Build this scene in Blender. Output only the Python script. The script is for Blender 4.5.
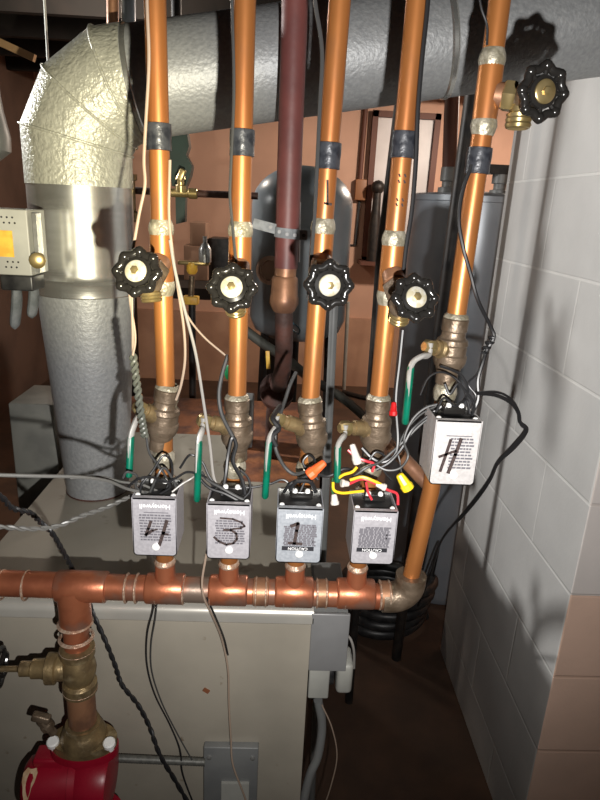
import bpy, bmesh, math, random
from mathutils import Vector, Matrix
random.seed(7)
for o in list(bpy.data.objects): bpy.data.objects.remove(o)
SC = bpy.context.scene; COL = SC.collection
V = Vector; PI = math.pi
FLOOR = 0.0; EYE = 1.5                      # camera stands 1.5 m above the floor at x=0, y=0
# ---------------------------------------------------------------- camera
F = 607.0
Yc = V((-15, 195, F)).normalized(); Zc = -V((-95, -1900, F)).normalized()
Yc = (Yc - Zc * Yc.dot(Zc)).normalized(); Xc = -(Yc.cross(Zc))
def ray(px, py):
    c = V((px - 300, 400 - py, F)); return V((Xc.dot(c), Yc.dot(c), Zc.dot(c)))
def P(px, py, y):
    r = ray(px, py); r = r * (y / r.y); return V((r.x, r.y, r.z + EYE))
right = V((Xc.x, Yc.x, Zc.x)); up = V((Xc.y, Yc.y, Zc.y)); fwd = V((Xc.z, Yc.z, Zc.z))
cd = bpy.data.cameras.new('camera'); cam = bpy.data.objects.new('camera', cd); COL.objects.link(cam)
M = Matrix.Identity(4)
for i in range(3): M[i][0] = right[i]; M[i][1] = up[i]; M[i][2] = -fwd[i]
M[2][3] = EYE
cam.matrix_world = M
cd.sensor_fit = 'VERTICAL'; cd.sensor_height = 36; cd.lens = F / 800 * 36; cd.clip_start = 0.02
SC.camera = cam
# ---------------------------------------------------------------- world, lights, exposure
w = bpy.data.worlds.new('world'); SC.world = w; w.use_nodes = True
w.node_tree.nodes['Background'].inputs[0].default_value = (0.9, 0.85, 0.8, 1)
w.node_tree.nodes['Background'].inputs[1].default_value = 0.035
def lamp(name, kind, loc, energy, color, size, target=None, spot=None, blend=.5):
    l = bpy.data.lights.new(name, kind); l.energy = energy; l.color = color
    if kind == 'AREA': l.size = size
    else: l.shadow_soft_size = size
    if spot: l.spot_size = math.radians(spot); l.spot_blend = blend
    o = bpy.data.objects.new(name, l); COL.objects.link(o); o.location = loc
    if target: o.rotation_euler = (V(target) - V(loc)).to_track_quat('-Z', 'Y').to_euler()
    return o
FLASH = (.045, 0, EYE - .10)
lamp('phone_flash', 'SPOT', FLASH, 42.0, (1, .97, .94), .005, P(320, 270, 1.0), 126, .95)
lamp('phone_flash_beam', 'SPOT', FLASH, 38, (1, .86, .42), .005, P(95, 175, 1.1), 36, 1.)
lamp('work_light', 'SPOT', (-1.3, 1.68, EYE + .386), 108, (1, .985, .96), .05, (.62, 1.40, EYE - .25), 56, .5)
lamp('far_bulb', 'POINT', (1.5, 3.5, EYE + .8), 140, (1, .84, .70), .08)
lamp('far_bulb_b', 'POINT', (-.9, 2.9, EYE + .8), 26, (1, .84, .70), .08)
SC.view_settings.view_transform = 'Standard'; SC.view_settings.look = 'None'
SC.view_settings.gamma = 1; SC.view_settings.use_curve_mapping = False
SC.view_settings.exposure = 0.14

# ---------------------------------------------------------------- materials
MATS = {}
def mat(name, c1, c2=None, rough=.5, metal=0., scale=20, bump=0., bscale=60, lo=.4, hi=.6, stretch=None, c3=None, s3=8, lo3=.55, hi3=.7):
    m = bpy.data.materials.new(name); m.use_nodes = True; nt = m.node_tree; b = nt.nodes['Principled BSDF']
    b.inputs['Roughness'].default_value = rough; b.inputs['Metallic'].default_value = metal
    b.inputs['Base Color'].default_value = (*c1, 1)
    tc = nt.nodes.new('ShaderNodeTexCoord'); src = tc.outputs['Object']
    if stretch:
        mp = nt.nodes.new('ShaderNodeMapping'); mp.inputs['Scale'].default_value = stretch
        nt.links.new(src, mp.inputs[0]); src = mp.outputs[0]
    def noise(sc, lo, hi, det=4):
        n = nt.nodes.new('ShaderNodeTexNoise'); n.inputs['Scale'].default_value = sc; n.inputs['Detail'].default_value = det
        nt.links.new(src, n.inputs['Vector'])
        r = nt.nodes.new('ShaderNodeMapRange'); r.inputs[1].default_value = lo; r.inputs[2].default_value = hi
        nt.links.new(n.outputs[0], r.inputs[0]); return n, r
    if c2:
        n, r = noise(scale, lo, hi)
        mx = nt.nodes.new('ShaderNodeMix'); mx.data_type = 'RGBA'
        mx.inputs[6].default_value = (*c1, 1); mx.inputs[7].default_value = (*c2, 1)
        nt.links.new(r.outputs[0], mx.inputs[0]); out = mx.outputs[2]
        if c3:
            n3, r3 = noise(s3, lo3, hi3)
            m3 = nt.nodes.new('ShaderNodeMix'); m3.data_type = 'RGBA'; m3.inputs[7].default_value = (*c3, 1)
            nt.links.new(out, m3.inputs[6]); nt.links.new(r3.outputs[0], m3.inputs[0]); out = m3.outputs[2]
        nt.links.new(out, b.inputs['Base Color'])
    if bump:
        nb, rb = noise(bscale, .3, .7, 3)
        bp = nt.nodes.new('ShaderNodeBump'); bp.inputs['Strength'].default_value = bump; bp.inputs['Distance'].default_value = .002
        nt.links.new(rb.outputs[0], bp.inputs['Height']); nt.links.new(bp.outputs[0], b.inputs['Normal'])
    MATS[name] = m; return m
COPPER = mat('copper', (.47, .185, .052), (.37, .135, .040), .38, .55, 14, .06, 90, c3=(.27, .125, .06), s3=26, lo3=.56, hi3=.74, stretch=(1, 1, .3))
COPPERH = mat('copper_header', (.46, .155, .075), (.32, .10, .05), .36, .62, 24, .1, 60, c3=(.27, .20, .155), s3=13, lo3=.50, hi3=.66)
SOLDERC = mat('solder_coppery', (.48, .37, .28), (.34, .20, .13), .42, .4, 120, .4, 160)
COPPERD = mat('copper_dull', (.34, .17, .09), (.20, .10, .06), .45, .45, 25, .1, 80)
SOLDER = mat('solder', (.42, .385, .30), (.25, .225, .16), .42, .4, 90, .5, 160)
BRASS = mat('brass', (.30, .215, .105), (.19, .135, .07), .38, .6, 45, .2, 120, c3=(.42, .33, .19), s3=50, lo3=.58, hi3=.72)
BRASSG = mat('brass_dull', (.20, .15, .105), (.12, .085, .055), .42, .55, 45, .3, 110, c3=(.40, .36, .24), s3=40, lo3=.60, hi3=.72)
BRASSY = mat('brass_bright', (.48, .37, .18), (.32, .24, .10), .3, .75, 40)
BLACKG = mat('black_enamel', (.014, .013, .012), None, .2)
BLACK = mat('black_plastic', (.012, .012, .013), (.03, .03, .03), .4, 0, 40)
BLACKM = mat('black_iron', (.012, .011, .011), (.03, .024, .02), .5, .2, 30)
NUT = mat('white_nut', (.80, .78, .70), (.66, .60, .42), .3, .5, 200)
TAPE = mat('duct_tape', (.018, .02, .026), (.045, .048, .056), .35, .15, 90, .2, 140)
GREEN = mat('green_vinyl', (.0, .13, .075), (.0, .09, .05), .35, 0, 60)
STEEL = mat('zinc_steel', (.50, .50, .48), (.36, .36, .34), .35, .7, 60)
LEVER = mat('lever_zinc', (.46, .45, .42), (.36, .35, .33), .4, .25, 60)
SCREW = mat('screw_bright', (.88, .88, .86), None, .3, .1)
GALV = mat('galvanised', (.31, .32, .325), (.38, .39, .39), .5, .3, 160, .25, 170, lo=.35, hi=.65)
GALVS = mat('galvanised_smooth', (.62, .62, .58), (.70, .70, .66), .27, .85, 22, .04, 60, stretch=(.5, .5, 4))
GALVP = mat('foil_elbow', (.46, .46, .39), (.54, .54, .46), .42, .3, 80, .6, 150)
ALU = mat('aluminium_case', (.47, .455, .48), (.41, .395, .42), .42, .35, 260, .05, 400)
ALUW = mat('aluminium_case_warm', (.60, .575, .565), (.52, .50, .49), .42, .3, 260, .05, 400)
ALUB = mat('aluminium_case_blue', (.42, .445, .48), (.35, .375, .41), .42, .35, 260, .05, 400)
PALE = mat('pale_lettering', (.88, .88, .88), None, .4)
INK = mat('ink_print', (.13, .125, .14), None, .9)
INKB = mat('ink_bar', (.02, .02, .025), None, .5)
MARK = mat('marker', (.03, .02, .02), (.06, .04, .035), .95, 0, 300)
BOILER = mat('boiler_jacket', (.385, .35, .285), (.33, .30, .245), .42, .15, 6, .02, 80, c3=(.20, .15, .10), s3=34, lo3=.70, hi3=.76)
BTOP = mat('boiler_top', (.30, .275, .225), (.25, .23, .185), .5, .05, 5, .03, 60, c3=(.15, .12, .09), s3=22, lo3=.64, hi3=.74)
RUST = mat('rust', (.23, .075, .025), (.10, .035, .018), .8, 0, 14, .5, 60, c3=(.36, .13, .04), s3=9)
RUSTD = mat('rust_dark', (.085, .03, .02), (.045, .022, .017), .7, .1, 20, .5, 60)
RED = mat('pump_red', (.30, .006, .022), (.25, .005, .018), .36, 0, 20, .04, 70)
MAROON = mat('maroon_paint', (.165, .052, .045), (.13, .042, .038), .5, 0, 18, .1, 60)
GREYP = mat('grey_paint', (.20, .205, .20), (.16, .165, .165), .45, .1, 12)
GREYL = mat('grey_light', (.42, .42, .38), (.34, .34, .31), .5, .1, 12)
HEAT = mat('heater_grey', (.25, .275, .31), (.215, .24, .27), .28, .1, 6)
TANK = mat('tank_blue_grey', (.22, .245, .26), (.18, .205, .22), .3, .05, 6)
W_BLK = mat('wire_black', (.014, .014, .015), None, .38)
W_GRY = mat('wire_grey', (.045, .045, .044), None, .4)
W_GGR = mat('wire_grey_green', (.10, .105, .085), None, .35)
W_MID = mat('wire_mid_grey', (.11, .108, .10), None, .4)
W_BEI = mat('wire_beige', (.33, .25, .19), None, .45)
W_WHT = mat('wire_white', (.27, .255, .235), None, .4)
W_RED = mat('wire_red', (.55, .035, .05), None, .35)
W_YEL = mat('wire_yellow', (.80, .50, .02), None, .35)
W_BLU = mat('wire_blue', (.10, .22, .30), None, .4)
N_ORG = mat('nut_orange', (.85, .13, .03), None, .35)
N_YEL = mat('nut_yellow', (.85, .62, .02), None, .35)
N_RED = mat('nut_red', (.45, .01, .012), None, .3)
N_CLR = mat('nut_clear', (.60, .55, .50), None, .25)
LABELY = mat('label_yellow', (.80, .50, .07), (.70, .38, .05), .45, 0, 60)
WOODD = mat('wood_dark', (.022, .015, .011), (.014, .010, .007), .75, 0, 10, .2, 40, stretch=(1, 8, 8))
WOODP = mat('wood_pale', (.45, .28, .14), None, .6)
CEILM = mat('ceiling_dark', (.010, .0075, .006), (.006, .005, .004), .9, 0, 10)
CARD = mat('cardboard', (.30, .18, .12), (.25, .15, .10), .75, 0, 8)
CLOTH = mat('grey_cloth', (.13, .14, .15), (.09, .10, .105), .9, 0, 50, .6, 80)
PEACH = mat('wall_peach', (.56, .335, .235), (.51, .305, .215), .7, 0, 3, .1, 40)
BROWNW = mat('wall_brown', (.46, .27, .175), (.38, .215, .14), .8, 0, 4, .1, 40)
FLOORM = mat('floor_brown', (.085, .044, .025), (.055, .030, .018), .75, 0, 5, .15, 50)
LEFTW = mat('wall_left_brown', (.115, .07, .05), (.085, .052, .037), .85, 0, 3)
FRAMEB = mat('frame_brown', (.11, .038, .022), None, .6)
PANELW = mat('panel_white', (.62, .60, .60), (.55, .53, .53), .5, 0, 4)
DKGREEN = mat('dark_green', (.0, .022, .016), (.0, .015, .011), .3, 0, 30)
def block_mat(name, axis, low, high, split, mortar, offs):
    m = bpy.data.materials.new(name); m.use_nodes = True; nt = m.node_tree; b = nt.nodes['Principled BSDF']
    b.inputs['Roughness'].default_value = .55
    g = nt.nodes.new('ShaderNodeNewGeometry'); s = nt.nodes.new('ShaderNodeSeparateXYZ'); nt.links.new(g.outputs['Position'], s.inputs[0])
    c = nt.nodes.new('ShaderNodeCombineXYZ')
    au = nt.nodes.new('ShaderNodeMath'); au.operation = 'ADD'; au.inputs[1].default_value = offs
    az = nt.nodes.new('ShaderNodeMath'); az.operation = 'ADD'; az.inputs[1].default_value = -(EYE - .738) + .207 * 20
    nt.links.new(s.outputs[axis], au.inputs[0]); nt.links.new(s.outputs[2], az.inputs[0])
    nt.links.new(au.outputs[0], c.inputs[0]); nt.links.new(az.outputs[0], c.inputs[1])
    br = nt.nodes.new('ShaderNodeTexBrick'); nt.links.new(c.outputs[0], br.inputs['Vector'])
    br.inputs['Scale'].default_value = 1; br.inputs['Brick Width'].default_value = .41; br.inputs['Row Height'].default_value = .207
    br.inputs['Mortar Size'].default_value = .0045; br.inputs['Mortar Smooth'].default_value = .6
    br.offset = .5; br.inputs['Color1'].default_value = (1, 1, 1, 1); br.inputs['Color2'].default_value = (.94, .94, .94, 1); br.inputs['Mortar'].default_value = (*mortar, 1)
    gt = nt.nodes.new('ShaderNodeMath'); gt.operation = 'GREATER_THAN'; gt.inputs[1].default_value = split
    nt.links.new(s.outputs[2], gt.inputs[0])
    mx = nt.nodes.new('ShaderNodeMix'); mx.data_type = 'RGBA'; mx.inputs[6].default_value = (*low, 1); mx.inputs[7].default_value = (*high, 1)
    nt.links.new(gt.outputs[0], mx.inputs[0])
    n = nt.nodes.new('ShaderNodeTexNoise'); n.inputs['Scale'].default_value = 5; n.inputs['Detail'].default_value = 5; nt.links.new(g.outputs['Position'], n.inputs['Vector'])
    r = nt.nodes.new('ShaderNodeMapRange'); r.inputs[1].default_value = .3; r.inputs[2].default_value = .7; r.inputs[3].default_value = .86; r.inputs[4].default_value = 1.06
    nt.links.new(n.outputs[0], r.inputs[0])
    m1 = nt.nodes.new('ShaderNodeMix'); m1.data_type = 'RGBA'; m1.blend_type = 'MULTIPLY'; m1.inputs[0].default_value = 1
    nt.links.new(mx.outputs[2], m1.inputs[6]); nt.links.new(br.outputs['Color'], m1.inputs[7])
    m2 = nt.nodes.new('ShaderNodeMix'); m2.data_type = 'RGBA'; m2.blend_type = 'MULTIPLY'; m2.inputs[0].default_value = 1
    nt.links.new(m1.outputs[2], m2.inputs[6]); nt.links.new(r.outputs[0], m2.inputs[7])
    nt.links.new(m2.outputs[2], b.inputs['Base Color'])
    n2 = nt.nodes.new('ShaderNodeTexNoise'); n2.inputs['Scale'].default_value = 120; nt.links.new(g.outputs['Position'], n2.inputs['Vector'])
    hh = nt.nodes.new('ShaderNodeMath'); hh.operation = 'MULTIPLY_ADD'; hh.inputs[1].default_value = .25
    inv = nt.nodes.new('ShaderNodeMath'); inv.operation = 'SUBTRACT'; inv.inputs[0].default_value = 1; nt.links.new(br.outputs['Fac'], inv.inputs[1])
    nt.links.new(n2.outputs[0], hh.inputs[0]); nt.links.new(inv.outputs[0], hh.inputs[2])
    bp = nt.nodes.new('ShaderNodeBump'); bp.inputs['Strength'].default_value = .4; bp.inputs['Distance'].default_value = .004
    nt.links.new(hh.outputs[0], bp.inputs['Height']); nt.links.new(bp.outputs[0], b.inputs['Normal'])
    return m
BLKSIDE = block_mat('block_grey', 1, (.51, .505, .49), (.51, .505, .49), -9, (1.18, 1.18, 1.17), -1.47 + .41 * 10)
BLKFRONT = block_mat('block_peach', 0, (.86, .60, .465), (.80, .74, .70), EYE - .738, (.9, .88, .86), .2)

# ---------------------------------------------------------------- mesh helpers
def smooth_path(pts, n=6):
    pts = [V(p) for p in pts]
    if len(pts) < 3: return pts
    out = []
    ext = [pts[0] * 2 - pts[1]] + pts + [pts[-1] * 2 - pts[-2]]
    for i in range(1, len(ext) - 2):
        a, b, c, d = ext[i - 1:i + 3]
        for k in range(n):
            t = k / n
            out.append(.5 * ((2 * b) + (c - a) * t + (2 * a - 5 * b + 4 * c - d) * t * t + (3 * b - a - 3 * c + d) * t ** 3))
    out.append(pts[-1]); return out
def frames(pts, closed=False):
    n = len(pts); ts = []
    for i in range(n):
        if closed: t = pts[(i + 1) % n] - pts[i - 1]
        else: t = pts[min(i + 1, n - 1)] - pts[max(i - 1, 0)]
        ts.append(t.normalized() if t.length > 1e-9 else V((0, 0, 1)))
    ref = V((0, 0, 1)) if abs(ts[0].z) < .9 else V((1, 0, 0))
    u = ts[0].cross(ref).normalized(); us = [u]
    for i in range(1, n):
        u = us[-1] - ts[i] * us[-1].dot(ts[i]); us.append(u.normalized())
    return ts, us, [ts[i].cross(us[i]) for i in range(n)]
class MB:
    def __init__(s): s.bm = bmesh.new(); s.sharp = 40
    def tube(s, pts, r, seg=14, closed=False, caps=True, flat=1.):
        pts = [V(p) for p in pts]; ts, us, vs = frames(pts, closed); rings = []
        for i, p in enumerate(pts):
            ri = r[i] if isinstance(r, (list, tuple)) else r
            rings.append([s.bm.verts.new(p + us[i] * math.cos(a) * ri + vs[i] * math.sin(a) * ri * flat) for a in [2 * PI * k / seg for k in range(seg)]])
        m = len(rings)
        for i in range(m if closed else m - 1):
            A, B = rings[i], rings[(i + 1) % m]
            for k in range(seg): s.bm.faces.new((A[k], A[(k + 1) % seg], B[(k + 1) % seg], B[k]))
        if caps and not closed:
            s.bm.faces.new(rings[0][::-1]); s.bm.faces.new(rings[-1])
        return s
    def lathe(s, prof, origin, axis, seg=28, cap=True, hexa=None):
        """prof: (r, distance along axis) pairs"""
        o = V(origin); a = V(axis).normalized(); ref = V((0, 0, 1)) if abs(a.z) < .9 else V((0, 1, 0))
        u = a.cross(ref).normalized(); v = a.cross(u); rings = []
        for r, h in prof:
            r = max(r, 1e-5)
            rings.append([s.bm.verts.new(o + a * h + (u * math.cos(2 * PI * k / seg) + v * math.sin(2 * PI * k / seg)) * r) for k in range(seg)])
        for i in range(len(rings) - 1):
            A, B = rings[i], rings[i + 1]
            for k in range(seg): s.bm.faces.new((A[k], A[(k + 1) % seg], B[(k + 1) % seg], B[k]))
        if cap: s.bm.faces.new(rings[0][::-1]); s.bm.faces.new(rings[-1])
        return s
    def box(s, c, size, M=None, bevel=0.):
        t = bmesh.new(); bmesh.ops.create_cube(t, size=1)
        bmesh.ops.scale(t, vec=V(size), verts=t.verts)
        if bevel: bmesh.ops.bevel(t, geom=list(t.edges), offset=bevel, segments=3, affect='EDGES', profile=.5)
        if M: bmesh.ops.transform(t, matrix=M, verts=t.verts)
        bmesh.ops.translate(t, vec=V(c), verts=t.verts); s.add(t); return s
    def add(s, t):
        me = bpy.data.meshes.new('t'); t.to_mesh(me); t.free(); s.bm.from_mesh(me); bpy.data.meshes.remove(me)
    def poly(s, pts, vec):
        """prism: outline pts extruded by vec"""
        A = [s.bm.verts.new(V(p)) for p in pts]; B = [s.bm.verts.new(V(p) + V(vec)) for p in pts]; n = len(A)
        s.bm.faces.new(A[::-1]); s.bm.faces.new(B)
        for i in range(n): s.bm.faces.new((A[i], A[(i + 1) % n], B[(i + 1) % n], B[i]))
        return s
    def sphere(s, c, r, sc=(1, 1, 1), sub=3):
        t = bmesh.new(); bmesh.ops.create_icosphere(t, subdivisions=sub, radius=r); bmesh.ops.scale(t, vec=V(sc), verts=t.verts)
        bmesh.ops.translate(t, vec=V(c), verts=t.verts); s.add(t); return s
def worldloc(o):
    p = V((0, 0, 0))
    while o: p += o.location; o = o.parent
    return p
def obj(name, mb, m, parent=None, smooth=True, label=None):
    bm = mb.bm; bmesh.ops.recalc_face_normals(bm, faces=bm.faces)
    me = bpy.data.meshes.new(name)
    lo = V([min(v.co[i] for v in bm.verts) for i in range(3)]); hi = V([max(v.co[i] for v in bm.verts) for i in range(3)])
    org = V(((lo.x + hi.x) / 2, (lo.y + hi.y) / 2, lo.z))
    bmesh.ops.translate(bm, vec=-org, verts=bm.verts)
    for f in bm.faces: f.smooth = smooth
    if smooth:
        ang = math.radians(mb.sharp)
        for e in bm.edges:
            if len(e.link_faces) == 2 and e.calc_face_angle(0) > ang: e.smooth = False
    bm.to_mesh(me); bm.free()
    for mm in (m if isinstance(m, (list, tuple)) else [m]): me.materials.append(mm)
    o = bpy.data.objects.new(name, me); COL.objects.link(o)
    if parent: o.parent = parent; o.location = org - worldloc(parent)
    else: o.location = org
    if label: o['label'] = label
    return o
def thing(name, label, cat, loc, group=None):
    o = bpy.data.objects.new(name, None); COL.objects.link(o); o.location = V(loc); o.empty_display_size = .02
    return tag(o, label, cat, group)
def tag(o, label, cat, group=None):
    o['label'] = label; o['category'] = cat
    if group: o['group'] = group
    return o
def struct(name, mb, m, smooth=False):
    o = obj(name, mb, m, None, smooth); o['kind'] = 'structure'; return o
def text_mesh(mb, s, size, origin, flip=True, ext=.0003):
    cu = bpy.data.curves.new('t', 'FONT'); cu.body = s; cu.size = size; cu.align_x = 'CENTER'; cu.align_y = 'CENTER'; cu.extrude = ext; cu.resolution_u = 2
    to = bpy.data.objects.new('t', cu); COL.objects.link(to)
    dg = bpy.context.evaluated_depsgraph_get(); me = bpy.data.meshes.new_from_object(to.evaluated_get(dg))
    t = bmesh.new(); t.from_mesh(me); k = -1 if flip else 1; o = V(origin)
    for v in t.verts: v.co = V((o.x + k * v.co.x, o.y - v.co.z, o.z + k * v.co.y))
    mb.add(t); bpy.data.objects.remove(to); bpy.data.curves.remove(cu); bpy.data.meshes.remove(me)
def stroke(mb, pts, wd, y, th=.0003):
    wd *= 1.35
    for a, b in zip(pts[:-1], pts[1:]):
        a = V((a[0], y, a[1])); b = V((b[0], y, b[1])); d = (b - a); L = d.length
        ang = math.atan2(d.z, d.x)
        mb.box((a + b) / 2, (L + wd * .7, th, wd), Matrix.Rotation(-ang, 4, 'Y'))
def lerp(a, b, t): return a + (b - a) * t

# ================================================================ setting
ZC = 2.5; YB = 5.2; XL = -1.95; XR = 2.6
struct('floor', MB().box((0, 2, -.05), (8, 9, .1)), FLOORM)
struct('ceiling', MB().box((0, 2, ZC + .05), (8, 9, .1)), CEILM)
zs = EYE - .896
struct('wall_back', MB().box((-.2, YB + .1, (zs + ZC) / 2), (6.2, .2, ZC - zs)), PEACH)
struct('baseboard_back', MB().box((-.2, YB + .08, zs / 2), (6.2, .24, zs)), BROWNW)
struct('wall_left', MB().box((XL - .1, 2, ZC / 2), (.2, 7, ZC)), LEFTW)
struct('wall_right', MB().box((XR + .1, 2.5, ZC / 2), (.2, 6, ZC)), PEACH)
CX, CY0, CY1 = .62, 1.057, 1.80
ch = MB(); ch.box(((CX + 1.15) / 2, (CY0 + CY1) / 2, ZC / 2), (1.15 - CX, CY1 - CY0, ZC), bevel=.004)
cho = struct('wall_chimney', ch, [BLKSIDE, BLKFRONT], True)
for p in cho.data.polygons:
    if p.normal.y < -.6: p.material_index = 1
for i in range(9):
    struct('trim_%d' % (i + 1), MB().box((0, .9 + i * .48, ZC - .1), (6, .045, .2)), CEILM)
# window opening with boarded panels in the peach wall
x0, x1, z0, z1 = .655, 1.19, EYE - .40, EYE + .735
wf = MB(); t = .045
for bx in ((x0, z0, x0 + t, z1), (x1 - t, z0, x1, z1), (x0, z1 - t, x1, z1), (x0, z0, x1, z0 + t * .6)):
    wf.box(((bx[0] + bx[2]) / 2, YB - .03, (bx[1] + bx[3]) / 2), (bx[2] - bx[0], .06, bx[3] - bx[1]))
z0w = z0
wf.box(((x0 + x1) / 2, YB - .11, z0 - .015), (x1 - x0 + .06, .22, .03))
wo = struct('window_1', wf, FRAMEB)
obj('panel', MB().box(((x0 + x1) / 2, YB - .012, (z0 + z1) / 2), (x1 - x0 - .05, .02, z1 - z0 - .05)), PANELW, wo, False)

# ================================================================ boiler
BX0, BX1, BY0, BY1, BZ = -.467, .0665, .765, 1.47, EYE - .573
boil = thing('boiler', 'large beige-grey sheet metal boiler with flat top beneath the copper header', 'boiler', (-.2, 1.1, 0))
b = MB()
prof = []
R_ = .014
for k in range(7):
    a = PI / 2 * k / 6; prof.append((BY0 + R_ - R_ * math.cos(a), BZ - R_ + R_ * math.sin(a)))
prof = [(BY0 + .004, BZ - .028), (BY0, BZ - .024)] + prof + [(BY0 + .06, BZ), (BY0 + .06, BZ - .028)]
b.poly([(BX0, y, z) for y, z in prof], (BX1 - BX0, 0, 0)); b.sharp = 25
obj('rounded_front_edge', b, mat('edge_metal', (.58, .56, .50), (.50, .48, .43), .3, .45, 8), boil)
b = MB(); b.box(((BX0 + BX1) / 2, BY0 + .008, (BZ - .028) / 2 + .02), (BX1 - BX0 - .006, .008, BZ - .028 - .04)); obj('front_panel', b, BOILER, boil, False)
b = MB(); b.box(((BX0 + BX1) / 2, (BY0 + BY1) / 2 + .005, (BZ - .03) / 2), (BX1 - BX0 - .012, BY1 - BY0 - .02, BZ - .034)); obj('jacket', b, BOILER, boil, False)
b = MB(); b.box(((BX0 + BX1) / 2, (BY0 + .06 + 1.20) / 2, BZ - .006), (BX1 - BX0, 1.20 - BY0 - .06, .012)); b.box(((BX0 - .10) / 2, (1.2 + BY1) / 2, BZ - .006), (-.10 - BX0, BY1 - 1.2, .012)); obj('top_panel', b, BTOP, boil, False)
b = MB(); b.box(((BX1 - .10) / 2, (1.2 + BY1) / 2, BZ - .010), (BX1 + .10, BY1 - 1.2, .02)); b.box(((BX0 + BX1) / 2, (BY1 + 1.80) / 2, (BZ - .01) / 2), (BX1 - BX0 - .002, 1.80 - BY1, BZ - .01)); obj('rusted_top_and_shade_block', b, RUST, boil, False, 'rusted orange-brown boiler top rear with added block shading the chimney')  # rear box past the jacket is added to shade the lower chimney side
b = MB(); b.box((-.053, BY0 - .001, EYE - .90), (.088, .014, .14), bevel=.002); cov = obj('access_plate', b, GREYP, boil, True)
b = MB(); b.box((-.045, BY0 - .010, EYE - .925), (.045, .006, .05)); obj('sticker', b, GREYL, cov, False)
for dx in (-.035, .035):
    for dz in (-.055, .05):
        b = MB(); b.lathe([(.004, 0), (.004, .003), (.001, .004)], (-.053 + dx, BY0 - .007, EYE - .90 + dz), (0, -1, 0), 10); obj('screw', b, STEEL, cov)
b = MB()
c = P(206, 692, BY0); b.box((c.x, BY0 + .003, c.z), (.010, .003, .006), Matrix.Rotation(.6, 4, 'Y')); obj('rust_chip', b, RUST, boil, False)

cb = thing('control_box', 'plain grey rectangular steel box fixed to the boiler right side', 'control box', (.09, .84, EYE - .68))
obj('case', MB().box((.0925, .84, EYE - .631), (.054, .14, .10), bevel=.003), GREYP, cb)
obj('cover', MB().box((.0925, .768, EYE - .631), (.058, .006, .104), bevel=.0015), mat('cover_grey', (.25, .25, .25), (.21, .21, .21), .4, .2, 10), cb)
ab = thing('relay_box', 'smaller dull grey box below the control box on the boiler side', 'relay box', (.085, .87, EYE - .78))
obj('case', MB().box((.085, .86, EYE - .728), (.034, .12, .085), bevel=.003), GREYL, ab)
mo = thing('damper_motor', 'black cylinder motor with a white end cap right of the boiler', 'motor', P(343, 690, .88))
c = P(338, 668, .88); d = V((1, -.1, .06)).normalized()
obj('motor_body', MB().lathe([(.022, 0), (.026, .004), (.026, .05), (.024, .054)], V((BX1 - .002, .88, c.z)), d, 24), BLACK, mo)
obj('end_cap', MB().box(V((BX1, .88, c.z)) + d * .068, (.028, .055, .062), bevel=.008), GREYL, mo)
def wire(name, label, pts, r, m, group=None, seg=7, cat='wire', n=6):
    return tag(obj(name, MB().tube(smooth_path(pts, n), r, seg), m), label, cat, group)
wire('flexible_conduit', 'grey flexible metal conduit curving down from the relay box', [P(318, 700, .86), P(322, 725, .86), P(318, 755, .85), P(310, 775, .84), P(304, 800, .83), V((.078, .83, .43))], .008, GREYP, None, 10, 'conduit')
wire('lamp_cord', 'thin pale cord looping down from the boiler right side over dark floor', [P(322, 705, .85), P(332, 728, .85), P(337, 755, .85), P(332, 782, .85), P(322, 810, .85), P(300, 850, .84)], .0012, W_BEI)
wire('motor_lead', 'short white and black lead arching behind the grey control box', [P(346, 634, .86), P(351, 640, .85), P(354, 652, .85), P(354, 668, .86)], .0022, W_WHT)
# corrugated conduit along the boiler front
cc = [P(112, 758, .750), P(150, 760, .752), P(205, 762, .755)]
b = MB(); pts = []; rr = []
for i in range(70):
    t_ = i / 69; pts.append(lerp(cc[0], cc[2], t_)); rr.append(.0058 + (.0008 if i % 2 else 0))
b.tube(pts, rr, 10); tag(obj('armoured_cable', b, mat('armour_grey', (.10, .10, .09), (.14, .14, .125), .5, .3, 200)), 'ribbed armoured cable running from red pump to plate on boiler front', 'cable')

# ================================================================ flue pipe
FX, FY = -.362, 1.145
fl = thing('flue_pipe', 'big galvanised flue pipe rising from boiler top, bending right overhead', 'flue pipe', (FX, FY, BZ))
zj = EYE + .060; zf0 = EYE + .015; zb = EYE - .142
b = MB(); b.lathe([(.060, 0), (.061, .002), (.0865, zb - .028 - BZ), (.0868, zb - BZ)], (FX, FY, BZ), (0, 0, 1), 64, True); obj('lower_section', b, GALV, fl)
b = MB(); b.lathe([(.0868, -.03), (.0885, -.028), (.0885, -.008), (.0905, -.004), (.0925, 0), (.0905, .004), (.0895, .01), (.089, zf0 - zb - .004), (.089, zf0 - zb)], (FX, FY, zb), (0, 0, 1), 64, False); obj('upper_section', b, GALVS, fl, True, 'bright shiny upright section with a raised bead')
# gored elbow: cylinders mitred along the bend
hd = V((1, .0, .178)).normalized()
FR = .0905
bend = .125
cz0 = V((FX, FY, zj)); Cc = [cz0]
tot = math.acos(max(-1, min(1, V((0, 0, 1)).dot(hd)))); axis = V((0, 0, 1)).cross(hd).normalized()
centre = cz0 + V((bend, 0, 0))
ng = 3; pl = []
for k in range(ng + 1):
    a = tot * k / ng
    rad = Matrix.Rotation(a, 3, axis) @ V((-bend, 0, 0)); pl.append((centre + rad, Matrix.Rotation(a, 3, axis) @ V((0, 0, 1)), rad.normalized()))
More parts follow.
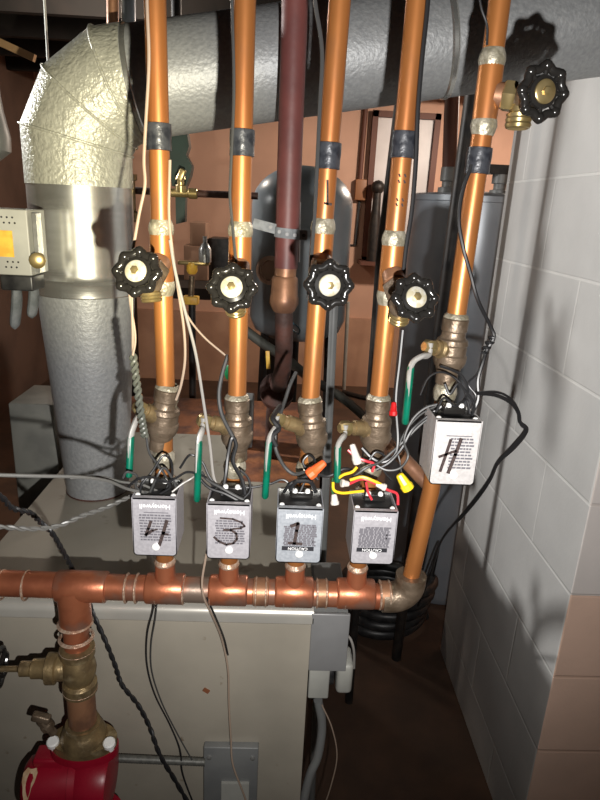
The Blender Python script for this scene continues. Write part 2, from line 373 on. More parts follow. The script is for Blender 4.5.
# vertices of the mitred polyline
def ring(p, tdir, radial, r, scale=1., n=56):
    s = tdir.cross(radial).normalized()
    return [p + (radial * math.cos(2 * PI * i / n) * scale + s * math.sin(2 * PI * i / n)) * r for i in range(n)]
sc = 1 / math.cos(tot / ng / 2)
joints = []
for k in range(ng + 1):
    a = tot * (k - .5) / ng if 0 < k < ng + 1 else 0
for k in range(ng):
    # mitre planes sit halfway between gores
    pass
rings = []
mit = [0] + [tot * (k + .5) / ng for k in range(ng)] + [tot]
for a in mit:
    Rm = Matrix.Rotation(a, 3, axis); inner = a not in (0, tot)
    rad = Rm @ V((-1, 0, 0)); rings.append(ring(centre + rad * bend * (sc if inner else 1), Rm @ V((0, 0, 1)), rad, FR, sc if inner else 1))
rings[0] = [p - V((0, 0, zj - zf0)) for p in rings[0]]
for gi in range(len(rings) - 1):
    b = MB(); A = [b.bm.verts.new(p) for p in rings[gi]]; B = [b.bm.verts.new(p) for p in rings[gi + 1]]; n = len(A)
    for i in range(n): b.bm.faces.new((A[i], A[(i + 1) % n], B[(i + 1) % n], B[i]))
    obj('elbow_gore', b, GALVP, fl)
for gi in range(1, len(rings) - 1):
    a = mit[gi]; cpt = sum(rings[gi], V((0, 0, 0))) / len(rings[gi])
    b = MB(); b.tube([cpt + (p - cpt) * 1.01 for p in rings[gi]], .0024, 8, closed=True); obj('seam_bead', b, GALVP, fl)
e0 = centre + Matrix.Rotation(tot, 3, axis) @ V((-bend, 0, 0))
L = (CX + .02 - e0.x) / hd.x
b = MB(); b.lathe([(FR - .002, -.004), (FR - .002, .0), (.0875, .004), (.0865, .30), (.0865, L - .005)], e0, hd, 64, False); obj('horizontal_section', b, GALV, fl)
for s_ in (.004, .52):
    b = MB(); b.lathe([(.0865, s_ - .006), (.0892, s_ - .003), (.0892, s_ + .003), (.0865, s_ + .006)], e0, hd, 56, False); obj('band', b, GALVS, fl)
b = MB(); b.lathe([(.0602, 0), (.0622, .001), (.0622, .003), (.0602, .004)], (FX, FY, BZ), (0, 0, 1), 48, False); obj('rust_ring', b, RUSTD, fl)

# ================================================================ copper header
HY = .70; HZ = EYE - .495
hdp = thing('header_pipe', 'thick horizontal copper manifold pipe crossing in front of the boiler', 'pipe', (-.05, HY, HZ - .02))
hr = .0172
obj('pipe', MB().tube([(-.60, HY, HZ + .004), (-.2, HY, HZ), (.1, HY, HZ - .002), (.164, HY, HZ - .004)], hr, 28), COPPERH, hdp)
def hx(px): return P(px, 590, HY).x
def tee(xa, xb, r, parent, m=COPPERH, stub=None):
    b = MB(); b.lathe([(hr, 0), (r - .001, .001), (r, .003), (r, xb - xa - .003), (r - .001, xb - xa - .001), (hr, xb - xa)], (xa, HY, HZ), (1, 0, 0), 28, False)
    if stub: b.lathe(stub[1], stub[0], (0, 0, 1), 24, False)
    return obj('tee', b, m, parent)
TX = [-.140, -.056, .032, .115]
big = -.262
tee(hx(57), hx(108), .0208, hdp, COPPERH, ((big, HY, HZ - .062), [(.019, 0), (.0212, .002), (.0212, .03), (.0225, .05), (.0225, .062)]))
for i, tx in enumerate(TX):
    tee(tx - .026, tx + .026, .0205, hdp, COPPERH, ((tx, HY, HZ), [(.0150, 0), (.0138, .022), (.0130, .030), (.0130, .040), (.0112, .041)]))
    sb = MB(); sb.lathe([(.0115, -.004), (.0135, -.001), (.0142, .001), (.0125, .005), (.0113, .006)], (tx, HY, HZ + .040), (0, 0, 1), 22, False); obj('solder_ring', sb, SOLDERC, hdp)
b = MB(); arc = []
ex = .164
for k in range(9):
    a = PI / 2 * k / 8; arc.append(V((ex + .024 * math.sin(a), HY, HZ - .004 + .024 - .024 * math.cos(a))))
b.tube([V((ex - .012, HY, HZ - .004))] + arc + [arc[-1] + V((0, 0, .012))], .0205, 24); obj('elbow', b, BRASSG, hdp, True, 'greyish brown elbow at the right end')
for px in (3, 27, 59, 106, 127, 137, 157, 184, 211, 256, 266, 284, 317, 326, 345, 380, 389):
    x = hx(px); sb = MB(); sb.lathe([(hr + .0006, -.0017), (hr + .0030, -.0005), (hr + .0030, .0005), (hr + .0006, .0017)], (x, HY, HZ - .001), (1, 0, 0), 26, False)
    obj('solder_ring', sb, SOLDERC, hdp)
for xa, xb in ((hx(210), hx(212)), (hx(253), hx(269)), (hx(316), hx(328)), (hx(379), hx(391))):
    b = MB(); b.lathe([(hr, 0), (.0188, .001), (.0188, xb - xa - .001), (hr, xb - xa)], (xa, HY, HZ - .001), (1, 0, 0), 26, False)
    obj('coupling', b, COPPERD, hdp)

# ---- pump leg below the big tee
lg = thing('isolation_valve', 'brass gate valve on the copper leg above the red pump', 'valve', (big, HY, EYE - .72))
zt = HZ - .062
c1 = P(78, 668, HY); vz = c1.z; vx = big - .001
obj('upper_pipe', MB().lathe([(.0172, 0), (.0172, .05)], (vx, HY, vz + .02), (0, 0, 1), 24), COPPERH, lg)
b = MB(); b.lathe([(.018, -.040), (.0235, -.038), (.0235, -.024), (.019, -.02), (.0225, -.010), (.0240, 0), (.0225, .010), (.019, .02), (.0235, .024), (.0235, .036), (.018, .038)], (vx, HY, vz), (0, 0, 1), 28)
obj('valve_body', b, BRASS, lg)
b = MB(); b.lathe([(.014, 0), (.017, .015), (.0175, .028), (.0215, .030), (.0215, .042), (.015, .044), (.0135, .050), (.0135, .062), (.0105, .064), (.0105, .078), (.006, .080), (.0042, .082), (.0042, .105)], (vx, HY, vz), (-1, -.06, .01), 16)
obj('bonnet', b, BRASS, lg)
b = MB(); a0 = V((vx, HY, vz)) + V((-1, -.06, .01)).normalized() * .108
pts = []
for k in range(64):
    a = 2 * PI * k / 64; r = .026 * (1 + .07 * math.cos(8 * a)); pts.append(a0 + V((0, math.cos(a) * r, math.sin(a) * r)))
b.tube(pts, .0035, 8, closed=True)
for k in range(4):
    a = PI / 2 * k + .4; b.tube([a0, a0 + V((0, math.cos(a), math.sin(a))) * .026], .003, 8)
b.lathe([(.008, -.004), (.008, .004)], a0, (-1, 0, 0), 14)
obj('handwheel', b, BLACKG, lg)
for z in (vz + .034, vz + .052, vz - .034, HZ - .058):
    sb = MB(); sb.lathe([(.0205, -.003), (.0240, 0), (.0205, .003)], (vx, HY, z), (0, 0, 1), 24, False); obj('solder_ring', sb, SOLDERC, lg)
pz = P(82, 735, HY).z
obj('lower_pipe', MB().lathe([(.0195, 0), (.0195, vz - .03 - pz - .026)], (vx, HY, pz + .026), (0, 0, 1), 24), COPPERD, lg)
pu = thing('circulator_pump', 'red cast iron circulator pump with brass flange at lower left', 'pump', (big, HY, pz - .13))
b = MB(); zf = pz - .004
out = []
for k in range(40):
    a = 2 * PI * k / 40; rx = .047 * (1 if True else 0); out.append((vx + math.cos(a) * .0475 * (1 - .0), HY + math.sin(a) * .026 * (1 + .15 * abs(math.sin(a))), zf - .012))
b.poly(out, (0, 0, .013)); b.lathe([(.0335, 0), (.032, .010), (.0275, .020), (.0245, .024), (.0245, .03)], (vx, HY, zf - .002), (0, 0, 1), 28)
obj('brass_flange', b, BRASS, pu)
b = MB(); out2 = [(vx + math.cos(2 * PI * k / 40) * .049, HY + math.sin(2 * PI * k / 40) * .029, zf - .026) for k in range(40)]
b.poly(out2, (0, 0, .014))
b.lathe([(.030, 0), (.024, .02), (.024, .06)], (vx, HY, zf - .066), (0, 0, 1), 28)
b.lathe([(.022, 0), (.042, .003), (.044, .008), (.044, .044), (.040, .05), (.02, .052)], (vx + .040, HY - .004, zf - .075), (-1, 0, 0), 40)
out3 = [(vx + math.cos(2 * PI * k / 40) * .049, HY + math.sin(2 * PI * k / 40) * .029, zf - .150) for k in range(40)]
b.poly(out3, (0, 0, .014)); b.lathe([(.024, 0), (.024, .08)], (vx, HY, zf - .145), (0, 0, 1), 28)
obj('volute', b, RED, pu)
b = MB(); b.lathe([(.040, 0), (.043, .002), (.043, .012), (.0385, .013), (.0385, .062), (.036, .072), (.028, .078), (.001, .079)], (vx - .008, HY - .004, zf - .075), (-1, -.12, 0), 44)
b.box((vx - .048, HY - .004, zf - .036), (.045, .030, .022), bevel=.004)
mh = obj('motor_housing', b, RED, pu)
lp = []
b = MB()
for k in range(14):
    a = 2 * PI * k / 14; r = .016 * (1 + .25 * math.sin(3 * a)); ang = .9 + math.sin(a) * r / .0385 * 1.3
    lp.append(V((vx - .070 + math.cos(a) * r * .55, HY - .012 - .0392 * math.cos(ang) , zf - .075 + .0392 * math.sin(ang))))
b.poly(lp, (0, .0015, -.001)); obj('peeling_label', b, mat('label_beige', (.62, .45, .28), (.45, .28, .15), .6, 0, 80), mh)
for dx, dz, nm in ((-.040, .006, 0), (.040, .006, 0), (.043, -.135, 0)):
    b = MB(); b.lathe([(.0052, -.024), (.0052, 0), (.0088, .0), (.0088, .006), (.007, .008)], (vx + dx, HY - .012, zf + dz - .006), (0, -.25, 1), 12); obj('bolt', b, SCREW, pu)
b = MB(); q = P(54, 733, .690); ax = V((-.45, -.1, .9)).normalized()
b.lathe([(.006, 0), (.006, .012), (.010, .013), (.010, .02), (.008, .022), (.008, .03)], q, ax, 8); b.box(q + ax * .032 + V((.0, 0, .002)), (.026, .012, .012), Matrix.Rotation(.3, 4, 'Y'), .003)
obj('purge_fitting', b, BRASSG, pu)

# ================================================================ risers with fittings
PR = .0111
TOPZ = ZC - .02
def handwheel(c, nrm, R=.0235, m=BLACKG):
    nrm = nrm.normalized(); ref = V((0, 0, 1)); u = nrm.cross(ref).normalized(); v = u.cross(nrm)
    b = MB(); pts = []
    for k in range(96):
        a = 2 * PI * k / 96; r = R * (1 + .075 * math.cos(8 * a)); pts.append(c + (u * math.cos(a) + v * math.sin(a)) * r)
    b.tube(pts, .0043, 10, closed=True)
    for k in range(8):
        a = 2 * PI * (k + .0) / 8; d = u * math.cos(a) + v * math.sin(a)
        b.tube([c + d * .010 - nrm * .001, c + d * R], .0026, 8); b.sphere(c + d * (R * 1.06), .0056, sub=2)
    b.lathe([(.0150, -.005), (.0160, -.002), (.0150, .002), (.0115, .003), (.0115, .0)], c, nrm, 28)
    return b
def drain_valve(i, tee_c, wc, nrm, label, outlet_to):
    t = thing('drain_valve', label, 'valve', tee_c, 'black wheel drain valves on the risers')
    nrm = nrm.normalized(); mid = wc - nrm * .036
    b = MB(); d = (mid - tee_c); Ld = d.length
    b.lathe([(.0095, .006), (.0125, .008), (.0125, .020), (.0105, .021), (.0105, max(.022, Ld * .55))], tee_c, d, 22); obj('branch', b, COPPERD, t)
    b = MB(); b.lathe([(.014, 0), (.0155, .002), (.0155, .011), (.014, .013)], tee_c + d * .45, d, 6); obj('hex_nut', b, BRASSY if i == 4 else BRASSG, t)
    b = MB(); b.sphere(mid - nrm * .002, .0135, sub=3); b.lathe([(.0115, -.004), (.0125, .006), (.0125, .014), (.0085, .016), (.0085, .026), (.0045, .027), (.0045, .036)], mid, nrm, 8); obj('bonnet', b, BRASSG, t)
    b = MB(); od = (outlet_to - mid).normalized(); k_ = 1 if i == 4 else .72; b.lathe([(r_ * (1 if i == 4 else .86), h_ * k_) for r_, h_ in [(.0105, .004), (.0105, .014), (.0135, .016), (.0125, .019), (.0135, .021), (.0125, .024), (.0135, .026), (.0125, .029), (.0105, .030), (.0085, .028)]], mid, od, 22); obj('hose_outlet', b, BRASSY, t)
    hw = obj('handwheel', handwheel(wc, nrm, .0202 if i < 4 else .0222), BLACKG, t)
    b = MB(); b.lathe([(.0112, .0), (.0112, .0042), (.0098, .0052), (.001, .0052)], wc, nrm, 26); hp = obj('hub_disc', b, BRASSY if i == 4 else NUT, hw, True, 'pale round disc in the wheel centre')
    b = MB(); b.lathe([(.0042, .004), (.0042, .0078), (.001, .0086)], wc, nrm, 6); obj('hub_screw', b, BRASSY, hw)
    return t
def ballvalve(i, c, ang, label, pix_stem, pix_bend, pix_grip):
    t = thing('ball_valve', label, 'valve', c - V((0, 0, .035)), 'ball valves on the risers')
    ax = V(ang).normalized()
    b = MB(); b.lathe([(.0113, -.042), (.0128, -.041), (.0128, -.028), (.0140, -.026), (.0155, -.020), (.0172, -.019), (.0192, -.014), (.0196, -.012), (.0196, -.006), (.0180, -.004), (.0180, .006), (.0190, .008), (.0180, .013), (.0152, .015), (.0140, .018), (.0140, .022), (.0152, .024), (.0152, .037), (.0128, .039)], c, ax, 28); b.sharp = 22; obj('valve_body', b, BRASSG, t)
    b = MB(); b.lathe([(.0115, .037), (.0150, .0385), (.0135, .042), (.0112, .044)], c, ax, 24, False); obj('solder_ring', b, SOLDER, t)
    s = pix_stem; d = (s - c)
    b = MB(); b.lathe([(.012, .008), (.012, .018), (.0095, .020), (.0095, d.length * .72), (.0075, d.length * .74), (.0075, d.length + .004)], c, d, 16); obj('stem', b, BRASS, t); b = MB(); b.lathe([(.0082, d.length * .84), (.0092, d.length * .86), (.0092, d.length + .004), (.0055, d.length + .008)], c, d, 6); obj('stem_nut', b, BRASSY, t)
    g0, g1 = pix_bend, pix_grip
    b = MB(); path = smooth_path([s + V((0, -.004, .006)), s + V((-.001, -.006, -.008)), lerp(s, g0, .55) + V((.001, -.004, .002)), g0, lerp(g0, g1, .5)], 5)
    b.tube(path, .0056, 10, flat=.6); ha = obj('handle', b, LEVER, t)
    b = MB(); b.tube([lerp(g0, g1, -.02), lerp(g0, g1, .03), lerp(g0, g1, .97), g1], [.0040, .0056, .0056, .0040], 12, flat=.75); obj('grip', b, GREEN, ha, True, 'green vinyl grip')
    return t
def riser(i, path, tape, tee_z, label, tee_px=None, marks=None):
    # path: list of world points from the ceiling down to the header
    t = thing('riser_pipe', label, 'pipe', path[-1], 'copper riser pipes')
    obj('pipe', MB().tube(path, PR, 24), COPPER, t)
    def on(z):
        for a, b in zip(path[:-1], path[1:]):
            if a.z >= z >= b.z:
                k = (a.z - z) / (a.z - b.z + 1e-9); return lerp(a, b, k), (a - b).normalized()
        return path[-1], V((0, 0, 1))
    p, d = on(tape); b = MB(); b.lathe([(.0116, -.0135), (.0134, -.013), (.0131, -.004), (.0136, .003), (.0133, .013), (.0116, .0135)], p, d, 22); obj('tape_band', b, TAPE, t, True, 'dark grey tape wrapped round the pipe')
    p, d = on(tee_z); b = MB(); b.lathe([(.0113, -.030), (.0129, -.029), (.0131, 0), (.0129, .029), (.0113, .030)], p, d, 24); obj('tee', b, COPPER, t)
    for k, s in ((-.031, .010), (.031, .011)):
        b = MB(); q = p + d * k; pts = [(.0112, -s), (.0126, -s * .6), (.0141, 0), (.0134, s * .5), (.0112, s)]
        b.lathe(pts, q, d, 26, False); obj('solder_joint', b, SOLDER, t)
    return t, on
numer = ['4', '3', '1', None, 'H']
names = ['box marked 4', 'box marked 3', 'box marked 1', 'unmarked CAUTION box', 'box marked H']
tops = [(155, 0), (245, 0), (340, 0), (417, 0), (497, 0)]
mids = [(166, 400), (237, 400), (310, 402), (378, 405), (455, 325)]
bvc = [(163.5, 418), (237, 428), (311.5, 430), (376, 428), (451, 350)]
wheels = [(137, 272), (232, 288), (329, 285), (415, 298), (543, 92)]
tapes = [(158, 134), (243, 140), (328, 153), (405, 142), (481, 158)]
rl = ['leftmost bright copper riser, above the zone valve marked 4', 'second copper riser from left, above zone valve marked 3', 'middle copper riser leaning slightly, above zone valve marked 1', 'fourth copper riser from left, above the unmarked zone valve', 'rightmost copper riser beside the block chimney, above zone valve H']
dl = ['black wheel drain valve on leftmost riser, wheel overlapping flue edge', 'black wheel drain valve on second riser from left', 'black wheel drain valve on the middle riser marked 1', 'black wheel drain valve on fourth riser before grey heater', 'highest black wheel drain valve, on the rightmost riser before the chimney']
bl = ['brass ball valve with green lever above the box marked 4', 'brass ball valve with green lever above the box marked 3', 'brass ball valve with green lever above the box marked 1', 'brass ball valve with green lever above the unmarked box', 'highest brass ball valve with green lever, above box marked H']
stems = [(140, 408), (204, 421), (277, 419), (345, 428), (429, 347)]
bends = [(131, 436), (199, 441), (269, 441), (338, 446), (411, 366)]
grips = [(129, 477), (197, 501), (265, 498), (337, 482), (405, 424)]
RISON = []
for i in range(5):
    a = P(*tops[i], HY); m_ = P(*mids[i], HY); c = P(*bvc[i], HY)
    k = (TOPZ - a.z); up_ = a + (a - m_).normalized() * (k / (a - m_).normalized().z)
    if i < 4: bot = V((TX[i], HY, HZ + .034)); path = [up_, m_, c, bot]
    else: bot = V((.188, HY, HZ + .03)); path = [up_, P(487, 100, HY), m_, c, P(431, 490, HY), bot]
    W = P(*wheels[i], .628 if i < 4 else .652)
    tz = W.z + (.008, .022, .022, .022, .004)[i]
    t, on = riser(i, path, P(tapes[i][0], tapes[i][1] + 3, HY).z, tz, rl[i]); RISON.append(on)
    tc, _ = on(tz)
    if i < 4: nrm = V((W.x - tc.x, W.y - tc.y, .012)) if i != 2 else V((.1, -1, .2)); nrm.z = .03; outp = (W - nrm.normalized() * .036) + (V((.006, -.006, -.05)) if i == 0 else V((.0, .022, -.05)))
    else: nrm = V((.22, -.95, .0)); outp = (W - nrm.normalized() * .036) + V((.0, -.002, -.05))
    drain_valve(i, tc, W, nrm, dl[i], outp)
    yb = .672
    ballvalve(i, c, (path[1] - path[2]) if i < 4 else (m_ - P(*bvc[4], HY)), bl[i], P(*stems[i], yb + .012), P(*bends[i], yb - .012), P(*grips[i], yb - .016))
    # lower solder joints on the pipe
    b = MB(); q, d = on(c.z - .052); b.lathe([(.0112, -.012), (.0132, -.008), (.0145, 0), (.0135, .006), (.0112, .010)], q, d, 22, False)
    obj('lower_solder', b, SOLDER, t)
# pencil marks on pipes
b = MB(); q, d = RISON[2](P(331, 193, HY).z); stroke(b, [(q.x + .0005, q.z + .012), (q.x + .002, q.z - .012)], .0018, q.y - PR - .0002); stroke(b, [(q.x - .001, q.z - .011), (q.x + .006, q.z - .012)], .0018, q.y - PR - .0002)
obj('pencil_mark', b, MARK, [o for o in COL.objects if o.name.startswith('riser_pipe')][2], False)
b = MB()
for py in (176, 182, 200, 205):
    q, d = RISON[3](P(400, py, HY).z)
    for dx in (-.003, .003): stroke(b, [(q.x + dx, q.z + .001), (q.x + dx + .001, q.z - .001)], .0013, q.y - PR - .0002)
obj('pencil_mark', b, MARK, [o for o in COL.objects if o.name.startswith('riser_pipe')][3], False)
tag(obj('copper_branch', MB().tube(smooth_path([P(431, 487, .705), P(418, 474, .72), P(405, 460, .74), P(392, 447, .80), P(386, 440, .9)], 5), .0095, 16), COPPERD), 'dull slanting copper tube joining right riser under the H box', 'pipe')

# ================================================================ zone valve boxes
BF = .63; BD = .052
faces = [(-.1625, -.1115, -.401, -.3255), (-.077, -.026, -.4025, -.330), (.0045, .0585, -.405, -.3325), (.0935, .1455, -.404, -.333), (.1765, .229, -.2965, -.218)]
zl = ['leftmost silver zone valve box with scrawled 4 on its face', 'silver zone valve box with handwritten 3', 'bluish silver zone valve box with printed 1 and black CAUTION bar', 'silver zone valve box with no handwritten number, red wires on top', 'silver zone valve box with handwritten H, set higher than the rest']
for i, (x0, x1, z0, z1) in enumerate(faces):
    z0 += EYE; z1 += EYE; cx = (x0 + x1) / 2; W_ = x1 - x0; H_ = z1 - z0
    t = thing('zone_valve', zl[i], 'zone valve', (cx, BF + BD / 2, z0), 'silver zone valve boxes')
    al = (ALU, ALU, ALUB, ALU, ALUW)[i]
    b = MB(); r = .005; out = []          # U-shaped cover: front with rounded lower corners, sides and bottom
    for k in range(5):
        a = PI + PI / 2 * k / 4; out.append((x0 + r + r * math.cos(a), z0 + r + r * math.sin(a)))
    for k in range(5):
        a = 1.5 * PI + PI / 2 * k / 4; out.append((x1 - r + r * math.cos(a), z0 + r + r * math.sin(a)))
    out += [(x1 - .001, z1), (x0 + .001, z1)]
    b.poly([(x, BF, z) for x, z in out], (0, .0012, 0))
    th = .0012
    b.box((x0 + th / 2, BF + BD / 2, (z0 + r + z1) / 2), (th, BD, z1 - z0 - r)); b.box((x1 - th / 2, BF + BD / 2, (z0 + r + z1) / 2), (th, BD, z1 - z0 - r))
    b.box((cx, BF + BD / 2, z0 + th / 2), (W_ - 2 * r, BD, th))
    for sx, a0 in ((x0 + r, PI), (x1 - r, 1.5 * PI)):
        pts = [(sx + r * math.cos(a0 + PI / 2 * k / 4), z0 + r + r * math.sin(a0 + PI / 2 * k / 4)) for k in range(5)] + [(sx + (r - th) * math.cos(a0 + PI / 2 * k / 4), z0 + r + (r - th) * math.sin(a0 + PI / 2 * k / 4)) for k in range(4, -1, -1)]
        b.poly([(x, BF, z) for x, z in pts], (0, BD, 0))
    b.box((cx, BF + .003, z1 - .001), (W_ - .003, .006, .0022))
    case = obj('cover', b, al, t)
    b = MB(); b.box((cx, BF + BD / 2 + .003, (z0 + z1) / 2 - .0015), (W_ - .004, BD - .004, H_ - .005)); obj('motor_plate', b, BLACK, t, False)
    b = MB(); b.box((cx, BF + BD + .002, (z0 + z1) / 2), (W_ - .002, .004, H_ - .002)); obj('base_plate', b, STEEL, t, False)
    b = MB(); b.box((cx + .002, BF + .036, z1 + .002), (W_ * .5, .015, .010), bevel=.002); obj('terminal_block', b, BLACKG, t)
    for sx, sy in ((-.4, .010), (.4, .010), (-.12, .027), (.16, .027)):
        b = MB(); b.lathe([(.0032, 0), (.0032, .003), (.0018, .0045), (.0005, .0045)], (cx + sx * W_, BF + sy, z1 - .0035 if sy < .02 else z1 + .007), (0, 0, 1), 10); obj('terminal_screw', b, SCREW, t)
    b = MB(); b.lathe([(.0046, 0), (.0046, .0018), (.003, .0034), (.0005, .0037)], (cx + .001, BF, z0 + .0125), (0, -1, 0), 14); obj('cover_screw', b, SCREW, t)
    b = MB(); b.lathe([(.0115, -.034), (.0155, -.030), (.0155, -.016), (.0175, -.012), (.0175, .012), (.0155, .016), (.0155, .030), (.0115, .034)], RISON[i]((z0 + z1) / 2)[0], (0, 0, 1), 22)
    b.box((cx, (BF + BD + .70) / 2, (z0 + z1) / 2), (.018, .70 - BF - BD, .02)); obj('valve_body', b, BRASSG, t)
    b = MB(); text_mesh(b, 'Honeywell', .0082, (cx + .001, BF - .0002, z1 - .0105)); obj('brand_lettering', b, PALE, case, False)
    b = MB(); yy = BF - .0001; bar = i in (2, 3)
    zt_, zb_ = (z1 - .022, z0 + (.024 if bar else .0215))
    rows = 12 if bar else 10; xa, xb = x0 + W_ * (.15 if i != 4 else .36), x1 - W_ * .17
    if i in (0, 4): b.box((cx + .002, yy, z1 - .0185), (W_ * .55, .0003, .0011))
    if i == 1: xa += .002
    for rI in range(rows):
        z = lerp(zt_, zb_, rI / (rows - 1)); x = xa + (.006 if rI == 0 and bar else 0) + random.uniform(0, .002)
        while x < xb:
            wd = random.uniform(.0022, .006); b.box((min(x + wd / 2, xb), yy, z), (wd, .0003, .0021)); x += wd + .0008
    obj('printed_text', b, INK, case, False)
    if bar:
        b = MB(); b.box((cx - .001, yy - .0001, z0 + .0195), (W_ * .70, .0003, .0055)); br_ = obj('warning_bar', b, INKB, case, False)
        b = MB(); text_mesh(b, 'CAUTION', .0052, (cx - .001, BF - .0005, z0 + .0195), True, .0002); obj('warning_lettering', b, PALE, br_, False)
    def fp(u, v): return (x0 + u * W_, z0 + v * H_)
    b = MB(); ym = BF - .0006
    if i == 0:
        stroke(b, [fp(.42, .60), fp(.36, .48), fp(.30, .37), fp(.45, .45)], .0026, ym); stroke(b, [fp(.78, .62), fp(.70, .42), fp(.60, .20)], .0030, ym); stroke(b, [fp(.45, .45), fp(.56, .47)], .0014, ym); stroke(b, [fp(.68, .40), fp(.80, .39)], .0018, ym)
    elif i == 1:
        stroke(b, [fp(.32, .75), fp(.60, .74), fp(.80, .68), fp(.87, .62), fp(.78, .58), fp(.55, .55)], .0016, ym)
        stroke(b, [fp(.40, .54), fp(.56, .54), fp(.68, .48), fp(.70, .38), fp(.62, .30), fp(.46, .27), fp(.28, .33), fp(.18, .40)], .0020, ym)
    elif i == 2:
        stroke(b, [fp(.32, .68), fp(.46, .73), fp(.44, .60), fp(.40, .36)], .0030, ym); stroke(b, [fp(.28, .37), fp(.56, .36)], .0024, ym)
    elif i == 4:
        stroke(b, [fp(.36, .70), fp(.30, .48), fp(.22, .22)], .0026, ym); stroke(b, [fp(.58, .72), fp(.50, .48), fp(.40, .20)], .0030, ym); stroke(b, [fp(.16, .44), fp(.50, .54)], .0022, ym)
    if i != 3: obj('marker_numeral' if i != 4 else 'marker_letter', b, MARK, case, False)
    else: b.bm.free()

# ================================================================ wires
def helix(pts, r, turns, amp, ph=0, n=8):
    sp = smooth_path(pts, n); fine = []
    for a, b in zip(sp[:-1], sp[1:]):
        for k in range(4): fine.append(lerp(a, b, k / 4))
    fine.append(sp[-1]); ts, us, vs = frames(fine); N = len(fine); out = []
    for i, p in enumerate(fine):
        a = 2 * PI * turns * i / N + ph; out.append(p + (us[i] * math.cos(a) + vs[i] * math.sin(a)) * amp)
    return out
def twisted(name, label, pts, r, turns, m, group=None, amp=None):
    b = MB()
    for ph in (0, PI): b.tube(helix(pts, r, turns, amp or r, ph), r, 6)
    return tag(obj(name, b, m), label, 'wire', group)
G1 = 'thermostat wires on the risers'
wire('thermostat_wire', 'thin pale wire hugging the left side of leftmost riser', [P(147, -60, .69), P(147, 0, .687), P(149, 60, .686), P(146, 120, .686), P(144, 160, .684), P(145, 185, .682), P(139, 215, .68), P(133, 250, .675)], .0017, W_BEI, G1)
wire('thermostat_wire', 'beige wire hanging between first two risers, curling left at its end', [P(170, 160, .693), P(169, 215, .69), P(173, 255, .687), P(179, 295, .685), P(184, 330, .685), P(185, 360, .685), P(181, 385, .685), P(176, 400, .686)], .0016, W_BEI, G1)
wire('thermostat_wire', 'pale wire running slanting down to the box marked 3', [P(170, 240, .688), P(176, 275, .683), P(186, 315, .68), P(196, 355, .678), P(204, 405, .675), P(210, 445, .672), P(214, 478, .668), P(222, 490, .665)], .0018, W_WHT, G1)
wire('thermostat_wire', 'thin dim wire slanting from between first risers toward second riser', [P(180, 300, .684), P(190, 320, .69), P(205, 338, .70), P(225, 355, .71)], .0012, W_BEI, G1)
wire('thermostat_wire', 'grey wire along the left side of second riser', [P(232, -60, .69), P(232, 0, .688), P(234, 90, .69), P(231, 165, .688), P(230, 195, .687), P(232, 220, .687), P(236, 262, .68)], .0017, W_GRY, G1)
wire('thermostat_wire', 'dark grey cable along the left side of middle riser', [P(311, -60, .69), P(315, 0, .69), P(322, 50, .69), P(320, 105, .69), P(317, 170, .69), P(315, 210, .69), P(312, 250, .69), P(308, 300, .69)], .0022, W_GRY, G1)
wire('thermostat_wire', 'black cable along right side of the fourth riser', [P(430, -60, .69), P(428, 0, .69), P(422, 60, .69), P(418, 110, .69), P(416, 160, .69), P(412, 210, .69), P(406, 250, .69), P(402, 290, .688)], .0026, W_BLK, G1)
wire('thermostat_wire', 'thin black wire bowing beside the top of rightmost riser', [P(478, -60, .69), P(480, 0, .69), P(487, 25, .69), P(487, 45, .69)], .0013, W_BLK, G1)
wire('thermostat_wire', 'black wire winding down in front of rightmost riser to the chimney', [P(472, 165, .692), P(463, 190, .69), P(459, 220, .685), P(464, 250, .68), P(471, 275, .68), P(478, 300, .68), P(490, 325, .69), P(494, 337, .69), P(487, 350, .69), P(483, 362, .685), P(478, 380, .68), P(478, 400, .675), P(470, 416, .672)], .0022, W_BLK, G1)
b = MB(); b.tube(helix([P(493, 337, .69), P(488, 345, .69), P(483, 353, .69)], .0022, 3.2, .0035), .0018, 7); tag(obj('wire_splice', b, W_BLK), 'black coiled wire knot beside the chimney edge', 'wire splice')
b = MB(); cp = [P(474, 393, .672), P(495, 395, .69), P(510, 402, .70), P(518, 412, .71), P(520, 422, .715), P(526, 430, .72), P(514, 446, .74), P(498, 462, .76), P(490, 478, .79), P(478, 495, .83), P(462, 515, .90), P(447, 532, .98), P(438, 548, 1.05), P(430, 575, 1.25), P(418, 604, 1.6), V((.585, 1.86, .4)), V((.592, 1.95, .01))]
sp = smooth_path(cp, 6); rr = [.0024 + .0016 * math.exp(-((i / len(sp) - .36) / .07) ** 2) for i in range(len(sp))]
b.tube(sp, rr, 8); b.tube([p + V((.002, 0, .004 * math.sin(i * .2))) for i, p in enumerate(sp)], .0016, 7); tag(obj('cable', b, W_BLK), 'thick black taped cable looping out over the chimney face from box H', 'cable')
twisted('twisted_wire', 'grey-green twisted pair hanging left of leftmost riser', [P(131, 268, .655), P(131, 300, .655), P(134, 335, .655), P(133, 355, .655)], .0013, 1, W_BEI)
b = MB()
for ph in (0, PI): b.tube(helix([P(133, 355, .655), P(137, 385, .653), P(141, 415, .652), P(145, 437, .65)], .002, 7, .0026, ph), .0022, 7)
tag(obj('twisted_cable', b, W_GGR), 'coiled dark grey-green cable beside leftmost ball valve', 'wire')
wire('wire', 'thin grey wire from the coiled cable down to the box marked 4', [P(146, 435, .65), P(149, 452, .65), P(157, 464, .655), P(166, 478, .66), P(162, 492, .665)], .0014, W_GRY)
wire('long_wire', 'long grey wire crossing in front of the flue base from left', [P(-40, 473, .52), P(0, 475, .54), P(40, 476, .56), P(80, 477, .585), P(108, 481, .61), P(128, 489, .635), P(150, 493, .655)], .0019, W_MID)
